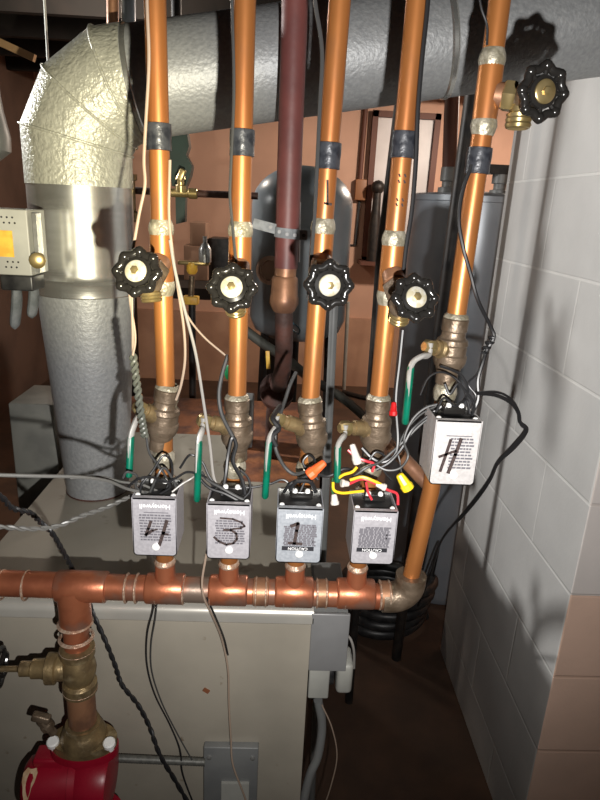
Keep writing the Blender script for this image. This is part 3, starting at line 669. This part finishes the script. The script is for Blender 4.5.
wire('long_wire', 'second grey wire merging with the long wire before the flue', [P(70, 478, .60), P(100, 477, .615), P(122, 482, .635), P(140, 484, .65), P(160, 492, .66)], .0015, W_MID)
b = MB()
cp = [P(-40, 527, .52), P(0, 527, .55), P(30, 529, .57), P(58, 526, .59), P(82, 516, .61), P(105, 508, .63), P(125, 499, .65), P(140, 492, .66)]
for ph in (0, PI): b.tube(helix(cp, .002, 9, .0013, ph), .0016, 6)
tag(obj('twisted_wire', b, W_MID), 'twisted grey wire with bright bare strands running left over boiler top', 'wire')
b = MB()
cp = [P(-30, 480, .60), P(0, 496, .63), P(12, 508, .65), P(30, 513, .67), P(40, 522, .69), P(52, 533, .70), P(62, 550, .715), P(70, 565, .74), P(78, 579, .752), P(87, 596, .753), P(93, 614, .754), P(105, 640, .754), P(115, 665, .754), P(122, 685, .754), P(138, 705, .754), P(150, 728, .754), P(160, 755, .744), P(176, 782, .744), P(195, 815, .745)]
for ph in (0, PI): b.tube(helix(cp, .002, 26, .0017, ph), .0021, 6)
tag(obj('trailing_cord', b, W_BLK), 'black wavy cord trailing down the boiler front behind the header', 'cord')
wire('front_wire', 'dark thin wire hanging down boiler front from behind box 4', [P(157, 590, .735), P(153, 610, .75), P(147, 635, .757), P(147, 665, .757), P(155, 695, .757), P(170, 725, .757), P(180, 750, .750), P(183, 775, .752), P(198, 815, .755)], .0013, W_BLK)
wire('front_wire', 'thin brown wire beside the dark wire on boiler front', [P(158, 595, .735), P(155, 620, .752), P(151, 645, .7575), P(152, 672, .7575), P(162, 703, .7575), P(178, 735, .757), P(192, 760, .750)], .0011, W_GRY)
wire('front_wire', 'pale wire dropping from box 3 over header and down boiler front', [P(208, 545, .66), P(205, 562, .665), P(202, 582, .67), P(204, 598, .675), P(212, 615, .70), P(222, 640, .745), P(228, 670, .755), P(229, 705, .757), P(231, 740, .752), P(233, 765, .745), P(244, 795, .745), P(250, 815, .75)], .0015, W_BEI)
wire('front_wire', 'black wire joining the pale wire below the header', [P(207, 598, .68), P(216, 618, .70), P(224, 638, .74), P(228, 655, .752)], .0013, W_BLK)
# tangles on the box tops
GT = 'short black wires tangled on the zone valves'
tops3 = [(P(155, 488, .66), 'box marked 4'), (P(228, 494, .66), 'box marked 3'), (P(302, 494, .66), 'box marked 1'), (P(376, 497, .66), 'unmarked box'), (P(458, 409, .66), 'box marked H')]
def tangle(k, pts, lab, m=W_BLK, r=.0015): wire('control_wire', lab, pts, r, m, GT)
T = lambda *a: [P(*q) for q in a]
tangle(0, T((128, 487, .64), (138, 479, .635), (152, 477, .64), (165, 482, .65), (176, 478, .65), (188, 472, .655), (205, 477, .66), (215, 488, .665)), 'black wire linking top of box 4 to box 3')
tangle(0, T((140, 494, .645), (142, 484, .645), (152, 472, .65), (163, 456, .655), (171, 461, .66), (172, 476, .66), (166, 490, .655)), 'black wire looped up the pipe above box 4')
tangle(0, T((150, 492, .65), (158, 475, .65), (164, 468, .655), (172, 478, .655), (177, 490, .655)), 'thin grey wire arched over the top of box 4', W_GRY)
tangle(0, T((123, 478, .635), (127, 472, .635), (137, 476, .64), (136, 487, .645), (146, 493, .65)), 'grey wire curl left of box 4 around the green lever', W_GRY)
tangle(0, T((172, 492, .65), (182, 484, .655), (192, 478, .66), (202, 470, .66)), 'pale grey wire rising from right edge of box 4', W_WHT, .0012)
tangle(0, T((152, 492, .655), (156, 482, .65), (164, 480, .65), (170, 487, .65), (160, 494, .65)), 'small black wire coil on top of box 4')
tangle(1, T((200, 470, .665), (208, 480, .66), (222, 488, .655), (238, 497, .652), (250, 502, .65)), 'dark grey wires slanting across top of box 3', W_GRY, .002)
tangle(1, T((199, 478, .66), (210, 488, .655), (226, 494, .652), (246, 505, .648)), 'black wire lying across front edge of box 3', W_BLK, .002)
tangle(1, T((222, 495, .66), (226, 474, .665), (228, 456, .672), (232, 438, .676), (236, 445, .676), (233, 462, .67), (242, 480, .66), (245, 495, .655)), 'black wires knotted on pipe above box 3', W_BLK, .0024)
tangle(1, T((233, 437, .677), (222, 415, .69), (219, 395, .70), (222, 375, .71), (228, 355, .72)), 'grey cable rising left of second ball valve', W_GRY, .0026)
tangle(1, T((240, 470, .66), (248, 478, .66), (250, 490, .655), (244, 498, .65)), 'black wire loop at right of box 3 top')
tangle(1, T((180, 468, .67), (190, 455, .67), (202, 462, .67), (210, 478, .665), (222, 490, .66)), 'black wire arching left of box 3 by green lever')
tangle(2, T((240, 488, .66), (255, 487, .66), (270, 484, .66), (284, 480, .66), (296, 492, .655)), 'black wire running between box 3 and box 1')
tangle(2, T((284, 492, .655), (290, 484, .65), (302, 478, .655), (313, 474, .66), (328, 476, .665), (343, 469, .668), (352, 470, .67)), 'black wires fanning from top of box 1 to next box', W_BLK, .002)
tangle(2, T((296, 372, .72), (290, 385, .71), (285, 400, .70), (281, 412, .688), (277, 425, .672), (275, 438, .664), (276, 450, .66), (284, 466, .66), (294, 474, .66), (304, 472, .665)), 'grey and black cable looping over third green lever', W_GRY, .0022)
tangle(2, T((280, 406, .69), (273, 418, .67), (279, 428, .665), (272, 436, .66), (276, 446, .66)), 'black taped knot on third valve lever', W_BLK, .0032)
tangle(2, T((300, 492, .655), (308, 474, .66), (315, 462, .668), (309, 455, .676), (303, 464, .672), (318, 480, .665)), 'black wire twisted round pipe above box 1')
tangle(2, T((290, 490, .65), (296, 482, .648), (310, 482, .648), (316, 492, .65)), 'thick black jumper across box 1 terminals', W_BLK, .0026)
tangle(3, T((352, 478, .66), (366, 468, .66), (380, 462, .665), (392, 452, .67), (405, 440, .675), (420, 425, .675), (436, 412, .672)), 'dark grey wire rising from the unmarked box to box H', W_GRY, .0018)
tangle(3, T((376, 470, .665), (390, 462, .665), (402, 448, .67), (412, 430, .675), (428, 416, .672), (445, 404, .67)), 'second black wire rising toward box H', W_BLK, .002)
tangle(3, T((372, 462, .668), (386, 470, .662), (400, 468, .662), (408, 456, .668), (404, 440, .67), (412, 420, .675), (425, 408, .675), (438, 404, .672)), 'pale grey wire curving up under box H', W_GRY, .0016)
tangle(3, T((362, 448, .678), (372, 458, .672), (383, 462, .67), (394, 456, .67), (398, 440, .674), (396, 400, .69), (400, 360, .70), (403, 330, .705)), 'black twisted cable running up behind fourth valve', W_BLK, .0022)
tangle(3, T((368, 462, .67), (376, 452, .672), (386, 458, .672), (384, 470, .668), (392, 480, .66)), 'black wire knot above the unmarked box')
tangle(4, T((420, 395, .67), (428, 378, .67), (440, 372, .672), (452, 376, .675), (462, 386, .672), (468, 402, .665)), 'thin black wire arched over pipe above box H', W_BLK, .0012)
tangle(4, T((440, 366, .676), (452, 370, .676), (462, 376, .676), (468, 390, .67), (462, 404, .662)), 'black wire crossing pipe below highest ball valve', W_BLK, .0018)
tangle(4, T((445, 384, .675), (450, 394, .67), (458, 384, .672), (466, 392, .668), (474, 404, .662), (472, 416, .655)), 'black wires crossed on the pipe just above box H', W_BLK, .0018)
tangle(4, T((436, 412, .66), (444, 398, .66), (455, 406, .655), (466, 400, .66), (470, 414, .655)), 'black wire loop lying on box H terminals')
tangle(4, T((484, 362, .685), (476, 375, .68), (468, 384, .675), (476, 396, .67), (470, 408, .665)), 'thin black wire from the splice to box H', W_BLK, .0012)
tangle(4, T((438, 405, .672), (420, 415, .675), (405, 432, .675), (398, 450, .672), (400, 462, .668)), 'grey wire hanging left from box H', W_GRY, .0012)
GY = 'coloured control wires above unmarked box'
for nm, lab, pts, m, r in (
    ('control_wire', 'red wire arching across terminals of the unmarked box', T((349, 484, .655), (362, 479, .65), (374, 483, .648), (388, 490, .648), (397, 494, .65), (398, 505, .645)), W_RED, .0017),
    ('control_wire', 'red wire curving down to left terminal of unmarked box', T((366, 482, .652), (368, 492, .648), (372, 500, .645)), W_RED, .0015),
    ('control_wire', 'pinkish red wire bowing below the fourth ball valve', T((348, 450, .668), (356, 457, .664), (366, 461, .662), (374, 464, .664), (372, 472, .662)), W_RED, .0017),
    ('control_wire', 'upper yellow wire left of the unmarked box', T((335, 481, .655), (343, 475, .652), (352, 472, .654), (357, 467, .656)), W_YEL, .0018),
    ('control_wire', 'yellow wire bent round the lower left of the tangle', T((333, 482, .655), (334, 490, .652), (342, 493, .65), (354, 492, .65), (364, 491, .65)), W_YEL, .0018),
    ('control_wire', 'yellow wire reaching right over the unmarked box', T((350, 480, .65), (362, 477, .648), (374, 481, .646), (384, 486, .648)), W_YEL, .0018),
    ('control_wire', 'thin grey tail from the yellow connector', T((400, 462, .668), (401, 470, .664), (403, 478, .66)), W_GRY, .0009),
    ('control_wire', 'green wire end hanging left of the unmarked box', T((333, 478, .66), (332, 488, .655), (334, 498, .652)), mat('wire_green', (.02, .09, .03), None, .4), .0014)):
    wire(nm, lab, pts, r, m, GY)
def nut(label, a, b_, m, r=.0045):
    d = (b_ - a); L = d.length
    bb = MB(); bb.lathe([(r * .5, 0), (r * .75, L * .05), (r * .9, L * .3), (r * 1.05, L * .62), (r * 1.25, L * .7), (r * 1.2, L * .96), (r, L)], a, d, 10); bb.sharp = 25
    return tag(obj('wire_connector', bb, m), label, 'wire connector', 'wire connectors')
nut('orange wire connector above the box marked 1', P(325, 462, .655), P(308, 476, .650), N_ORG, .0058)
nut('yellow wire connector dangling right of the unmarked box', P(399, 474, .655), P(409, 490, .65), N_YEL, .0062)
nut('red wire connector right of fourth ball valve', P(394, 402, .685), P(393, 416, .68), N_RED, .004)
nut('pale wire connector hanging left of the unmarked box', P(334, 494, .652), P(335, 505, .648), N_CLR, .0042)
nut('whitish wire connector at the end of the red wire', P(349, 484, .652), P(341, 483, .650), N_CLR, .004)
nut('cream wire connector under fourth valve stem', P(352, 444, .668), P(358, 464, .662), N_CLR, .0045)
nut('cream wire connector at right of coloured tangle', P(376, 484, .648), P(386, 488, .646), N_CLR, .0035)

# ================================================================ middle distance
# maroon iron pipe with copper union, turning back to the boiler
mp = thing('iron_pipe', 'maroon painted iron pipe hanging between second and middle risers', 'pipe', P(285, 400, .985))
y_ = .985
a = P(295, 0, y_); c = P(286, 268, y_); up_ = a + (a - c).normalized() * ((TOPZ - a.z) / (a - c).normalized().z)
obj('pipe', MB().tube([up_, P(291, 120, y_), c], .0188, 26), MAROON, mp)
c2 = P(285, 276, y_)
b = MB(); b.tube([c + V((0, 0, .004)), c2], .0175, 22); b.lathe([(.0185, 0), (.021, -.004), (.022, -.03), (.0235, -.034), (.0235, -.044), (.018, -.055), (.015, -.058)], c2, (0, 0, 1), 24); obj('copper_union', b, COPPERD, mp)
b = MB(); e = P(284, 350, 1.0); b.tube(smooth_path([c2 - V((0, 0, .05)), P(284, 340, y_), e, P(282, 372, 1.03), P(278, 385, 1.12), P(275, 400, 1.25), V((P(272, 420, 1.3).x, 1.33, BZ + .10)), V((P(272, 430, 1.3).x, 1.34, BZ + .001))], 6), .015, 18); obj('lower_bend', b, RUSTD, mp)
b = MB(); q = P(277, 392, 1.16); b.lathe([(.02, -.045), (.034, -.04), (.034, -.03), (.026, -.02), (.030, 0), (.026, .02), (.034, .03), (.034, .04), (.02, .045)], q, (.0, .8, -.35), 24); obj('iron_coupling', b, RUSTD, mp)
st = thing('pipe_strap', 'perforated pale metal strap wrapped round the maroon pipe', 'strap', P(286, 232, y_))
b = MB(); ctr = P(287, 233, y_)
for k in range(22):
    a1, a2 = PI * (.95 + 1.1 * k / 22), PI * (.95 + 1.1 * (k + 1) / 22)
    p1 = ctr + V((math.cos(a1) * .0197, math.sin(a1) * .0197, .002 - .004 * k / 22)); p2 = ctr + V((math.cos(a2) * .0197, math.sin(a2) * .0197, .002 - .004 * (k + 1) / 22))
    d = p2 - p1; b.box((p1 + p2) / 2, (d.length + .0012, .0012, .015), Matrix.Rotation(math.atan2(d.y, d.x), 4, 'Z'))
p1 = ctr + V((-.0195, -.003, .003)); b.box(p1 + V((-.016, -.004, .006)), (.036, .0012, .015), Matrix.Rotation(.2, 4, 'Y'))
b.box(ctr + V((.025, -.001, -.002)), (.014, .0012, .015)); obj('band', b, mat('strap_metal', (.26, .275, .29), (.18, .19, .20), .7, 0, 90), st)
b = MB()
for u_, v_ in ((-.026, .008), (-.012, .002), (.0, -.001), (.012, -.002), (.026, -.002)):
    yy = -math.sqrt(max(0, .0203 ** 2 - u_ ** 2)) if abs(u_) < .02 else -.0076
    b = MB(); b.lathe([(.0028, 0), (.0028, .0012)], ctr + V((u_, yy - .0003, v_)), (0, -1, 0), 10); obj('hole', b, BLACK, st)
b = MB(); q0, q1 = P(300, 202, 1.0), P(299, 262, 1.0); b.tube([q0, lerp(q0, q1, .5), q1], .006, 8, flat=.25); obj('hanging_strip', b, PANELW, st)
wire('blue_wires', 'thin blue-grey wires drooping below the copper union', [P(272, 295, 1.05), P(280, 315, 1.05), P(291, 328, 1.04), P(298, 334, 1.03), P(299, 328, 1.03), P(288, 318, 1.04), P(276, 296, 1.05)], .0014, W_BLU)
# pressure tank
tk = thing('pressure_tank', 'blue-grey domed pressure tank behind the maroon pipe', 'tank', P(300, 420, 2.0))
tc = V((.055, 2.0, 0)); zb_, zt_ = EYE - .40, EYE + .12
b = MB(); pr = [(.02, zb_ - .02), (.10, zb_ - .012), (.14, zb_ + .01), (.157, zb_ + .05), (.158, zt_ - .12)]
for k in range(1, 9):
    a = PI / 2 * k / 8; pr.append((.158 * math.cos(a), zt_ - .12 + .12 * math.sin(a)))
b.lathe(pr, (tc.x, tc.y, 0), (0, 0, 1), 48); obj('shell', b, TANK, tk)
b = MB(); q = P(270, 270, 1.84)
b.lathe([(.035, 0), (.042, .008), (.042, .018), (.030, .02), (.028, .008)], V((q.x + .004, tc.y - .158, q.z)), (-.25, -1, 0), 28); obj('inspection_ring', b, CARD, tk, True, 'brown rimmed round opening')
b = MB()
for k in range(3):
    a = 2 * PI * k / 3 + PI / 2; d = V((math.cos(a), math.sin(a), 0))
    b = MB(); b.tube([V((tc.x, tc.y, zb_ + .02)) + d * .12, V((tc.x, tc.y, 0)) + d * .15], .014, 10); obj('stand_leg', b, BLACKM, tk)
# water heater
ht = thing('water_heater', 'tall grey water heater standing behind the block chimney', 'water heater', (.715, 2.3, 0))
hc = V((.715, 2.3, 0)); zt_ = EYE + .06
b = MB(); b.lathe([(.24, .0), (.25, .02), (.252, .04), (.252, zt_ - .02), (.256, zt_ - .018), (.256, zt_), (.24, zt_ + .006), (.05, zt_ + .02)], hc, (0, 0, 1), 56); obj('jacket', b, HEAT, ht)
for px in (448, 500):
    b = MB(); q = P(px, 186, 2.2); b.lathe([(.034, 0), (.034, .02), (.022, .022), (.022, .04), (.030, .042), (.030, .085), (.024, .087)], (q.x, 2.2, zt_ + .004), (0, 0, 1), 14); obj('nipple', b, GREYP, ht)
b = MB(); b.tube([(P(441, 92, 2.2).x - .01, 2.2, 2.46), (P(448, 180, 2.2).x, 2.2, zt_ + .08)], .024, 14); obj('outlet_pipe', b, FRAMEB, ht)
b = MB(); q = P(487, 190, 2.05); b.box((hc.x + .06, 2.2, zt_ + .09), (.30, .06, .03)); obj('top_pipe', b, BLACKM, ht)
# black iron pipes from the ceiling
for k, (pa, pb, yy, rr_, lab) in enumerate((((400, 100), (381, 255), 1.55, .0125, 'black vertical iron pipe just left of the fourth riser'), ((471, 95), (458, 190), 1.75, .017, 'black vertical iron pipe left of the rightmost riser'))):
    a = P(*pa, yy); c = P(*pb, yy); d = (a - c).normalized(); top_ = a + d * ((TOPZ - a.z) / d.z); bo = c - d * (c.z / d.z) if k == 0 else c - d * (c.z / d.z)
    if k == 0: bo = V((c.x + .02, c.y, 0))
    else: bo = V((c.x - .02, c.y, 0))
    tag(obj('black_pipe', MB().tube([top_, c, bo], rr_, 14), BLACKM), lab, 'pipe', 'black iron pipes')
# grey conduit on the boiler
q0 = P(334, 300, 1.2); q1 = V((P(326, 470, 1.2).x + .02, 1.2, 0))
cdt = thing('conduit', 'slim grey upright conduit behind the middle riser', 'conduit', q1)
obj('tube', MB().tube([q0 + V((0, 0, .03)), q1], .0085, 14), GREYP, cdt)
b = MB(); d = (q0 - q1).normalized(); b.lathe([(.0115, 0), (.0115, .03)], P(326, 474, 1.2), d, 14); obj('black_collar', b, BLACK, cdt)
# small clutter at the boiler's back
q = P(241, 428, 1.42)
gb = thing('gas_control', 'dark grey gas control block with a green knob behind second riser', 'gas control', (q.x, 1.42, BZ))
obj('body', MB().box((q.x, 1.42, BZ + .062), (.06, .06, .125), bevel=.004), GREYP, gb)
g = P(230, 373, 1.38); obj('knob', MB().lathe([(.02, 0), (.024, .004), (.024, .018), (.018, .022)], (q.x - .012, 1.392, g.z), (-.3, -1, .1), 10), mat('knob_green', (.02, .30, .10), None, .4), gb)
yl = P(268, 357, 1.3); tag(obj('yellow_tag', MB().box(P(268, 360, 1.22), (.008, .003, .038), Matrix.Rotation(-.08, 4, 'Y'), .001), LABELY), 'small yellow strip tag hanging beside the rusty coupling', 'tag')
wire('hose', 'dark greenish hose sloping behind the second and middle risers', [P(245, 330, 1.75), P(265, 345, 1.72), P(285, 358, 1.7), P(310, 378, 1.7), P(345, 400, 1.75), P(372, 425, 1.9), P(380, 440, 2.0)], .014, mat('hose_dark', (.05, .05, .04), None, .6), None, 10, 'hose')
gp = tag(obj('metal_cabinet', MB().box((-.60, 1.50, (EYE - .49) / 2), (.11, .16, EYE - .49), bevel=.004), mat('panel_grey', (.25, .25, .22), (.19, .19, .17), .55, .1, 14)), 'upright grey metal cabinet standing behind the flue base', 'cabinet')
# left control box
lb = thing('junction_box', 'grey steel junction box with yellow label at left edge', 'junction box', P(10, 275, .98))
pc = [P(-25, 208, .96), P(28, 209, .96), P(32, 272, .96), P(-22, 275, .96)]
xa, xb = -.50, P(29, 240, .96).x; za, zb2 = P(10, 275, .96).z, P(10, 209, .96).z
obj('case', MB().box(((xa + xb) / 2, .995, (za + zb2) / 2), (xb - xa, .07, zb2 - za), bevel=.002), GREYL, lb)
obj('label', MB().box(((xa + xb) / 2 - .014, .9592, (za + zb2) / 2 - .002), (xb - xa - .02, .001, (zb2 - za) * .40)), LABELY, lb, False, 'yellow label')
b = MB()
for u_ in range(3):
    for v_ in range(2):
        for s_ in (0, 1):
            b = MB(); b.lathe([(.0015, 0), (.0015, .0006)], (xb - .022 - .008 * u_ + .003 * v_, .960, (zb2 - .012 - .008 * v_) if s_ else (za + .012 + .008 * v_)), (0, -1, 0), 8); obj('vent_hole', b, BLACK, lb)
obj('side_flange', MB().box((xb + .008, .975, (za + zb2) / 2), (.006, .02, (zb2 - za) * .9)), STEEL, lb, False)
b = MB(); b.lathe([(.012, 0), (.012, .014), (.008, .016)], (xb + .008, .968, za + .024), (.3, -1, 0), 14); obj('knob', b, BRASSY, lb)
obj('bottom_block', MB().box((xb - .025, .985, za - .012), (.05, .05, .024), bevel=.003), BLACK, lb)
obj('support_arm', MB().tube([(xa + .02, 1.0, za + .04), (-.75, 1.02, za + .04), (-.75, 1.02, 0.0)], .011, 12), BLACKM, lb)
b = MB()
for qx, top_, bot_ in ((16, 280, 329), (33, 280, 318)):
    p0 = P(qx, top_, .985); p1 = P(qx - 1, bot_, .985); b.tube(smooth_path([p0, lerp(p0, p1, .4) + V((.002, 0, 0)), lerp(p0, p1, .85), p1], 4), [.011, .011, .0115, .012, .0125, .0125, .0125, .0125, .012, .011, .009, .006, .003][:13], 12, flat=.6)
tag(obj('work_glove', b, CLOTH), 'limp grey cloth glove hanging under the junction box', 'glove')
# copper stub and grey conduit behind the elbow top
tag(obj('copper_stub', MB().tube([P(113, 30, 1.30), P(112, -40, 1.30), V((P(112, -40, 1.3).x, 1.30, TOPZ))], .011, 14), COPPERD), 'short thin copper pipe rising behind flue elbow top', 'pipe')
tag(obj('grey_tube', MB().tube([P(129, 32, 1.30), P(128, -40, 1.30), V((P(128, -40, 1.3).x, 1.30, TOPZ))], .013, 14), HEAT), 'grey tube rising behind the flue elbow next to copper stub', 'pipe')
tag(obj('hanger_rod', MB().tube([P(48, 62, 1.6), V((P(48, 0, 1.6).x, 1.6, TOPZ))], .003, 8), GREYL), 'thin pale hanger rod left of the flue elbow', 'rod')
tag(obj('wood_strip', MB().box(P(10, 47, 2.2), (.16, .02, .022), Matrix.Rotation(.36, 4, 'Y')), WOODP), 'pale wooden strip under the ceiling at left edge', 'wood strip')
b = MB(); b.tube(smooth_path([V((-1.94, 1.75, EYE + .30)), V((-.95, 1.75, EYE + .22)), P(-6, 150, 1.75), P(-14, 95, 1.75), V((P(-20, 60, 1.75).x, 1.75, EYE + .5)), V((P(-20, 60, 1.75).x, 1.75, TOPZ))], 5), .035, 18); tag(obj('wrapped_pipe', b, GREYP), 'pale wrapped pipe at the left edge beside the elbow', 'pipe')
# gas line with green regulator
gl = thing('gas_line', 'horizontal brown gas pipe with brass cock behind the first riser', 'pipe', P(200, 195, 1.5))
obj('pipe', MB().tube([P(128, 190, 1.5), P(180, 193, 1.5), P(258, 196, 1.5)], .008, 12), RUSTD, gl)
obj('brass_section', MB().lathe([(.010, 0), (.013, .003), (.013, .02), (.0095, .022), (.0095, .07), (.012, .072), (.012, .09), (.009, .092)], P(158, 192, 1.5), P(180, 193, 1.5) - P(158, 192, 1.5), 12), BRASSY, gl)
b = MB(); q = P(181, 192, 1.48); b.lathe([(.012, 0), (.012, .014), (.008, .016), (.008, .026), (.012, .028), (.009, .036)], q, (0, -.1, 1), 12); b.box(q + V((.003, -.012, .036)), (.014, .012, .028), Matrix.Rotation(.4, 4, 'Y'), .003); obj('gas_cock', b, BRASSY, gl)
b = MB(); q = P(131, 190, 1.48); b.lathe([(.012, -.07), (.016, -.066), (.016, -.05), (.010, -.045), (.010, .02), (.015, .022), (.015, .034)], q, (0, 0, 1), 12); obj('brass_tee', b, BRASS, gl)
rg = thing('green_bracket', 'dark green valve handle standing upright behind leftmost riser', 'handle', P(183, 235, 1.55))
b = MB(); o_ = [(170, 134), (187, 133), (189, 146), (186, 155), (192, 166), (190, 176), (186, 186), (172, 186), (168, 160)]
b.poly([P(x, y, 1.56) for x, y in o_], (0, .04, 0)); obj('upper_body', b, DKGREEN, rg)
b = MB(); b.poly([P(x, y, 1.56) for x, y in [(175, 180), (186, 180), (185, 222), (176, 224)]], (0, .03, 0)); obj('lower_body', b, DKGREEN, rg)
b = MB(); b.tube([P(178, 150, 1.59), V((P(178, 100, 1.59).x, 1.59, TOPZ))], .012, 10); obj('hanger', b, BLACKM, rg)
# ---------------------------------------------------------------- far side: bench with boxes, brass regulator
bn = thing('work_bench', 'dark brown wooden bench far behind the left risers', 'bench', (-.45, 3.6, 0))
zt2 = P(210, 282, 3.6).z
obj('bench_top', MB().box((-.50, 3.6, zt2 - .03), (1.0, .6, .06)), WOODD, bn, False)
for sx in (-.95, -.05):
    for sy in (3.35, 3.85): obj('leg', MB().box((sx, sy, (zt2 - .06) / 2), (.07, .07, zt2 - .06)), WOODD, bn, False)
for (xa_, ya_, xb_, yb_, yy, m, lab, cat, nm) in (
    (184, 245, 208, 282, 3.65, CARD, 'brown cardboard carton on the bench, leftmost', 'box', 'carton'),
    (190, 222, 206, 246, 3.65, CARD, 'small brown carton stacked on the leftmost carton', 'box', 'carton'),
    (209, 238, 246, 282, 3.7, BLACK, 'black crate on the bench behind second riser', 'crate', 'black_crate')):
    a = P(xa_, ya_, yy); c = P(xb_, yb_, yy)
    if yb_ == 282: c.z = zt2
    if yb_ == 246: c.z = P(190, 245, 3.65).z
    b = MB(); b.box(((a.x + c.x) / 2, yy + .1, (a.z + c.z) / 2), (c.x - a.x, .22, a.z - c.z), bevel=.004); tag(obj(nm, b, m), lab, cat)
yv = thing('yellow_regulator', 'yellow and brass gas regulator between the first two risers', 'regulator', P(195, 275, 2.0))
q = P(194, 265, 2.0)
obj('arm', MB().box(P(194, 263, 2.0), (.10, .03, .012), bevel=.003), BRASSY, yv)
obj('yellow_cap', MB().lathe([(.012, 0), (.018, .01), (.018, .035), (.012, .04)], P(192, 274, 2.0), (0, 0, 1), 14), LABELY, yv)
obj('yellow_foot', MB().box(P(191, 300, 2.0), (.05, .04, .026), bevel=.003), LABELY, yv)
obj('steel_bottle', MB().lathe([(.020, 0), (.020, .04), (.012, .055), (.007, .06), (.007, .08)], P(205, 262, 2.0), (0, 0, 1), 18), STEEL, yv)
obj('post', MB().tube([P(192, 296, 2.01), V((P(192, 296, 2.01).x, 2.01, 0))], .012, 10), BLACKM, yv)
obj('neck', MB().tube([P(192, 276, 2.0), P(191, 296, 2.0)], .010, 10), BRASSG, yv)
# peach wall fittings
sw = thing('wall_switch', 'orange-brown switch box on peach wall with conduit above', 'switch', P(360, 190, YB))
c = P(360, 190, YB); obj('box', MB().box((c.x, YB - .03, c.z), (.09, .06, .16), bevel=.006), mat('switch_brown', (.28, .12, .05), None, .5), sw)
obj('conduit', MB().tube([(c.x - .01, YB - .02, c.z + .08), (c.x - .005, YB - .02, ZC - .21)], .02, 10), FRAMEB, sw)
b = MB(); q = P(355, 245, YB); b.tube([(c.x + .0, YB - .012, c.z - .08), (q.x, YB - .012, q.z), (q.x - .14, YB - .012, q.z)], .011, 8); obj('wire_run', b, BLACK, sw)
wp = [P(348, 302, 4.9), V((P(343, 384, 5.15).x, 5.05, 0))]
tag(obj('white_pole', MB().tube(wp, .016, 10), GREYL), 'thin pale pole leaning upright on the brown lower wall', 'pole')
wire('floor_hose', 'black hose lying on the floor near the back wall', [V((.55, 4.9, .02)), V((.75, 4.75, .02)), V((1.05, 4.7, .02)), V((1.25, 4.9, .02)), V((1.6, 4.95, .02))], .02, BLACKM, None, 8, 'hose')
q = P(378, 186, 5.05); pp = thing('dark_post', 'black round-topped tool handle standing before the white window panel', 'handle', (q.x, 5.05, z0w))
obj('shaft', MB().lathe([(.045, 0), (.05, .25), (.035, .40), (.03, q.z - .04 - z0w)], (q.x, 5.05, z0w), (0, 0, 1), 14), BLACKM, pp)
obj('knob', MB().sphere((q.x, 5.05, q.z - .01), .055, sub=2), BLACKM, pp)
# coil of black hose on the floor by the heater
b = MB(); ctr = V((.44, 1.95, 0))
pts = []
for k in range(160):
    a = 2 * PI * k / 32; r = .15 + .015 * math.sin(k * .37); pts.append(ctr + V((math.cos(a) * r, math.sin(a) * r * .8, .025 + k * .0011 + .008 * math.sin(k * .21))))
b.tube(pts, .022, 10); tag(obj('hose_coil', b, BLACK), 'coil of shiny black hose on the floor beside the heater', 'hose')
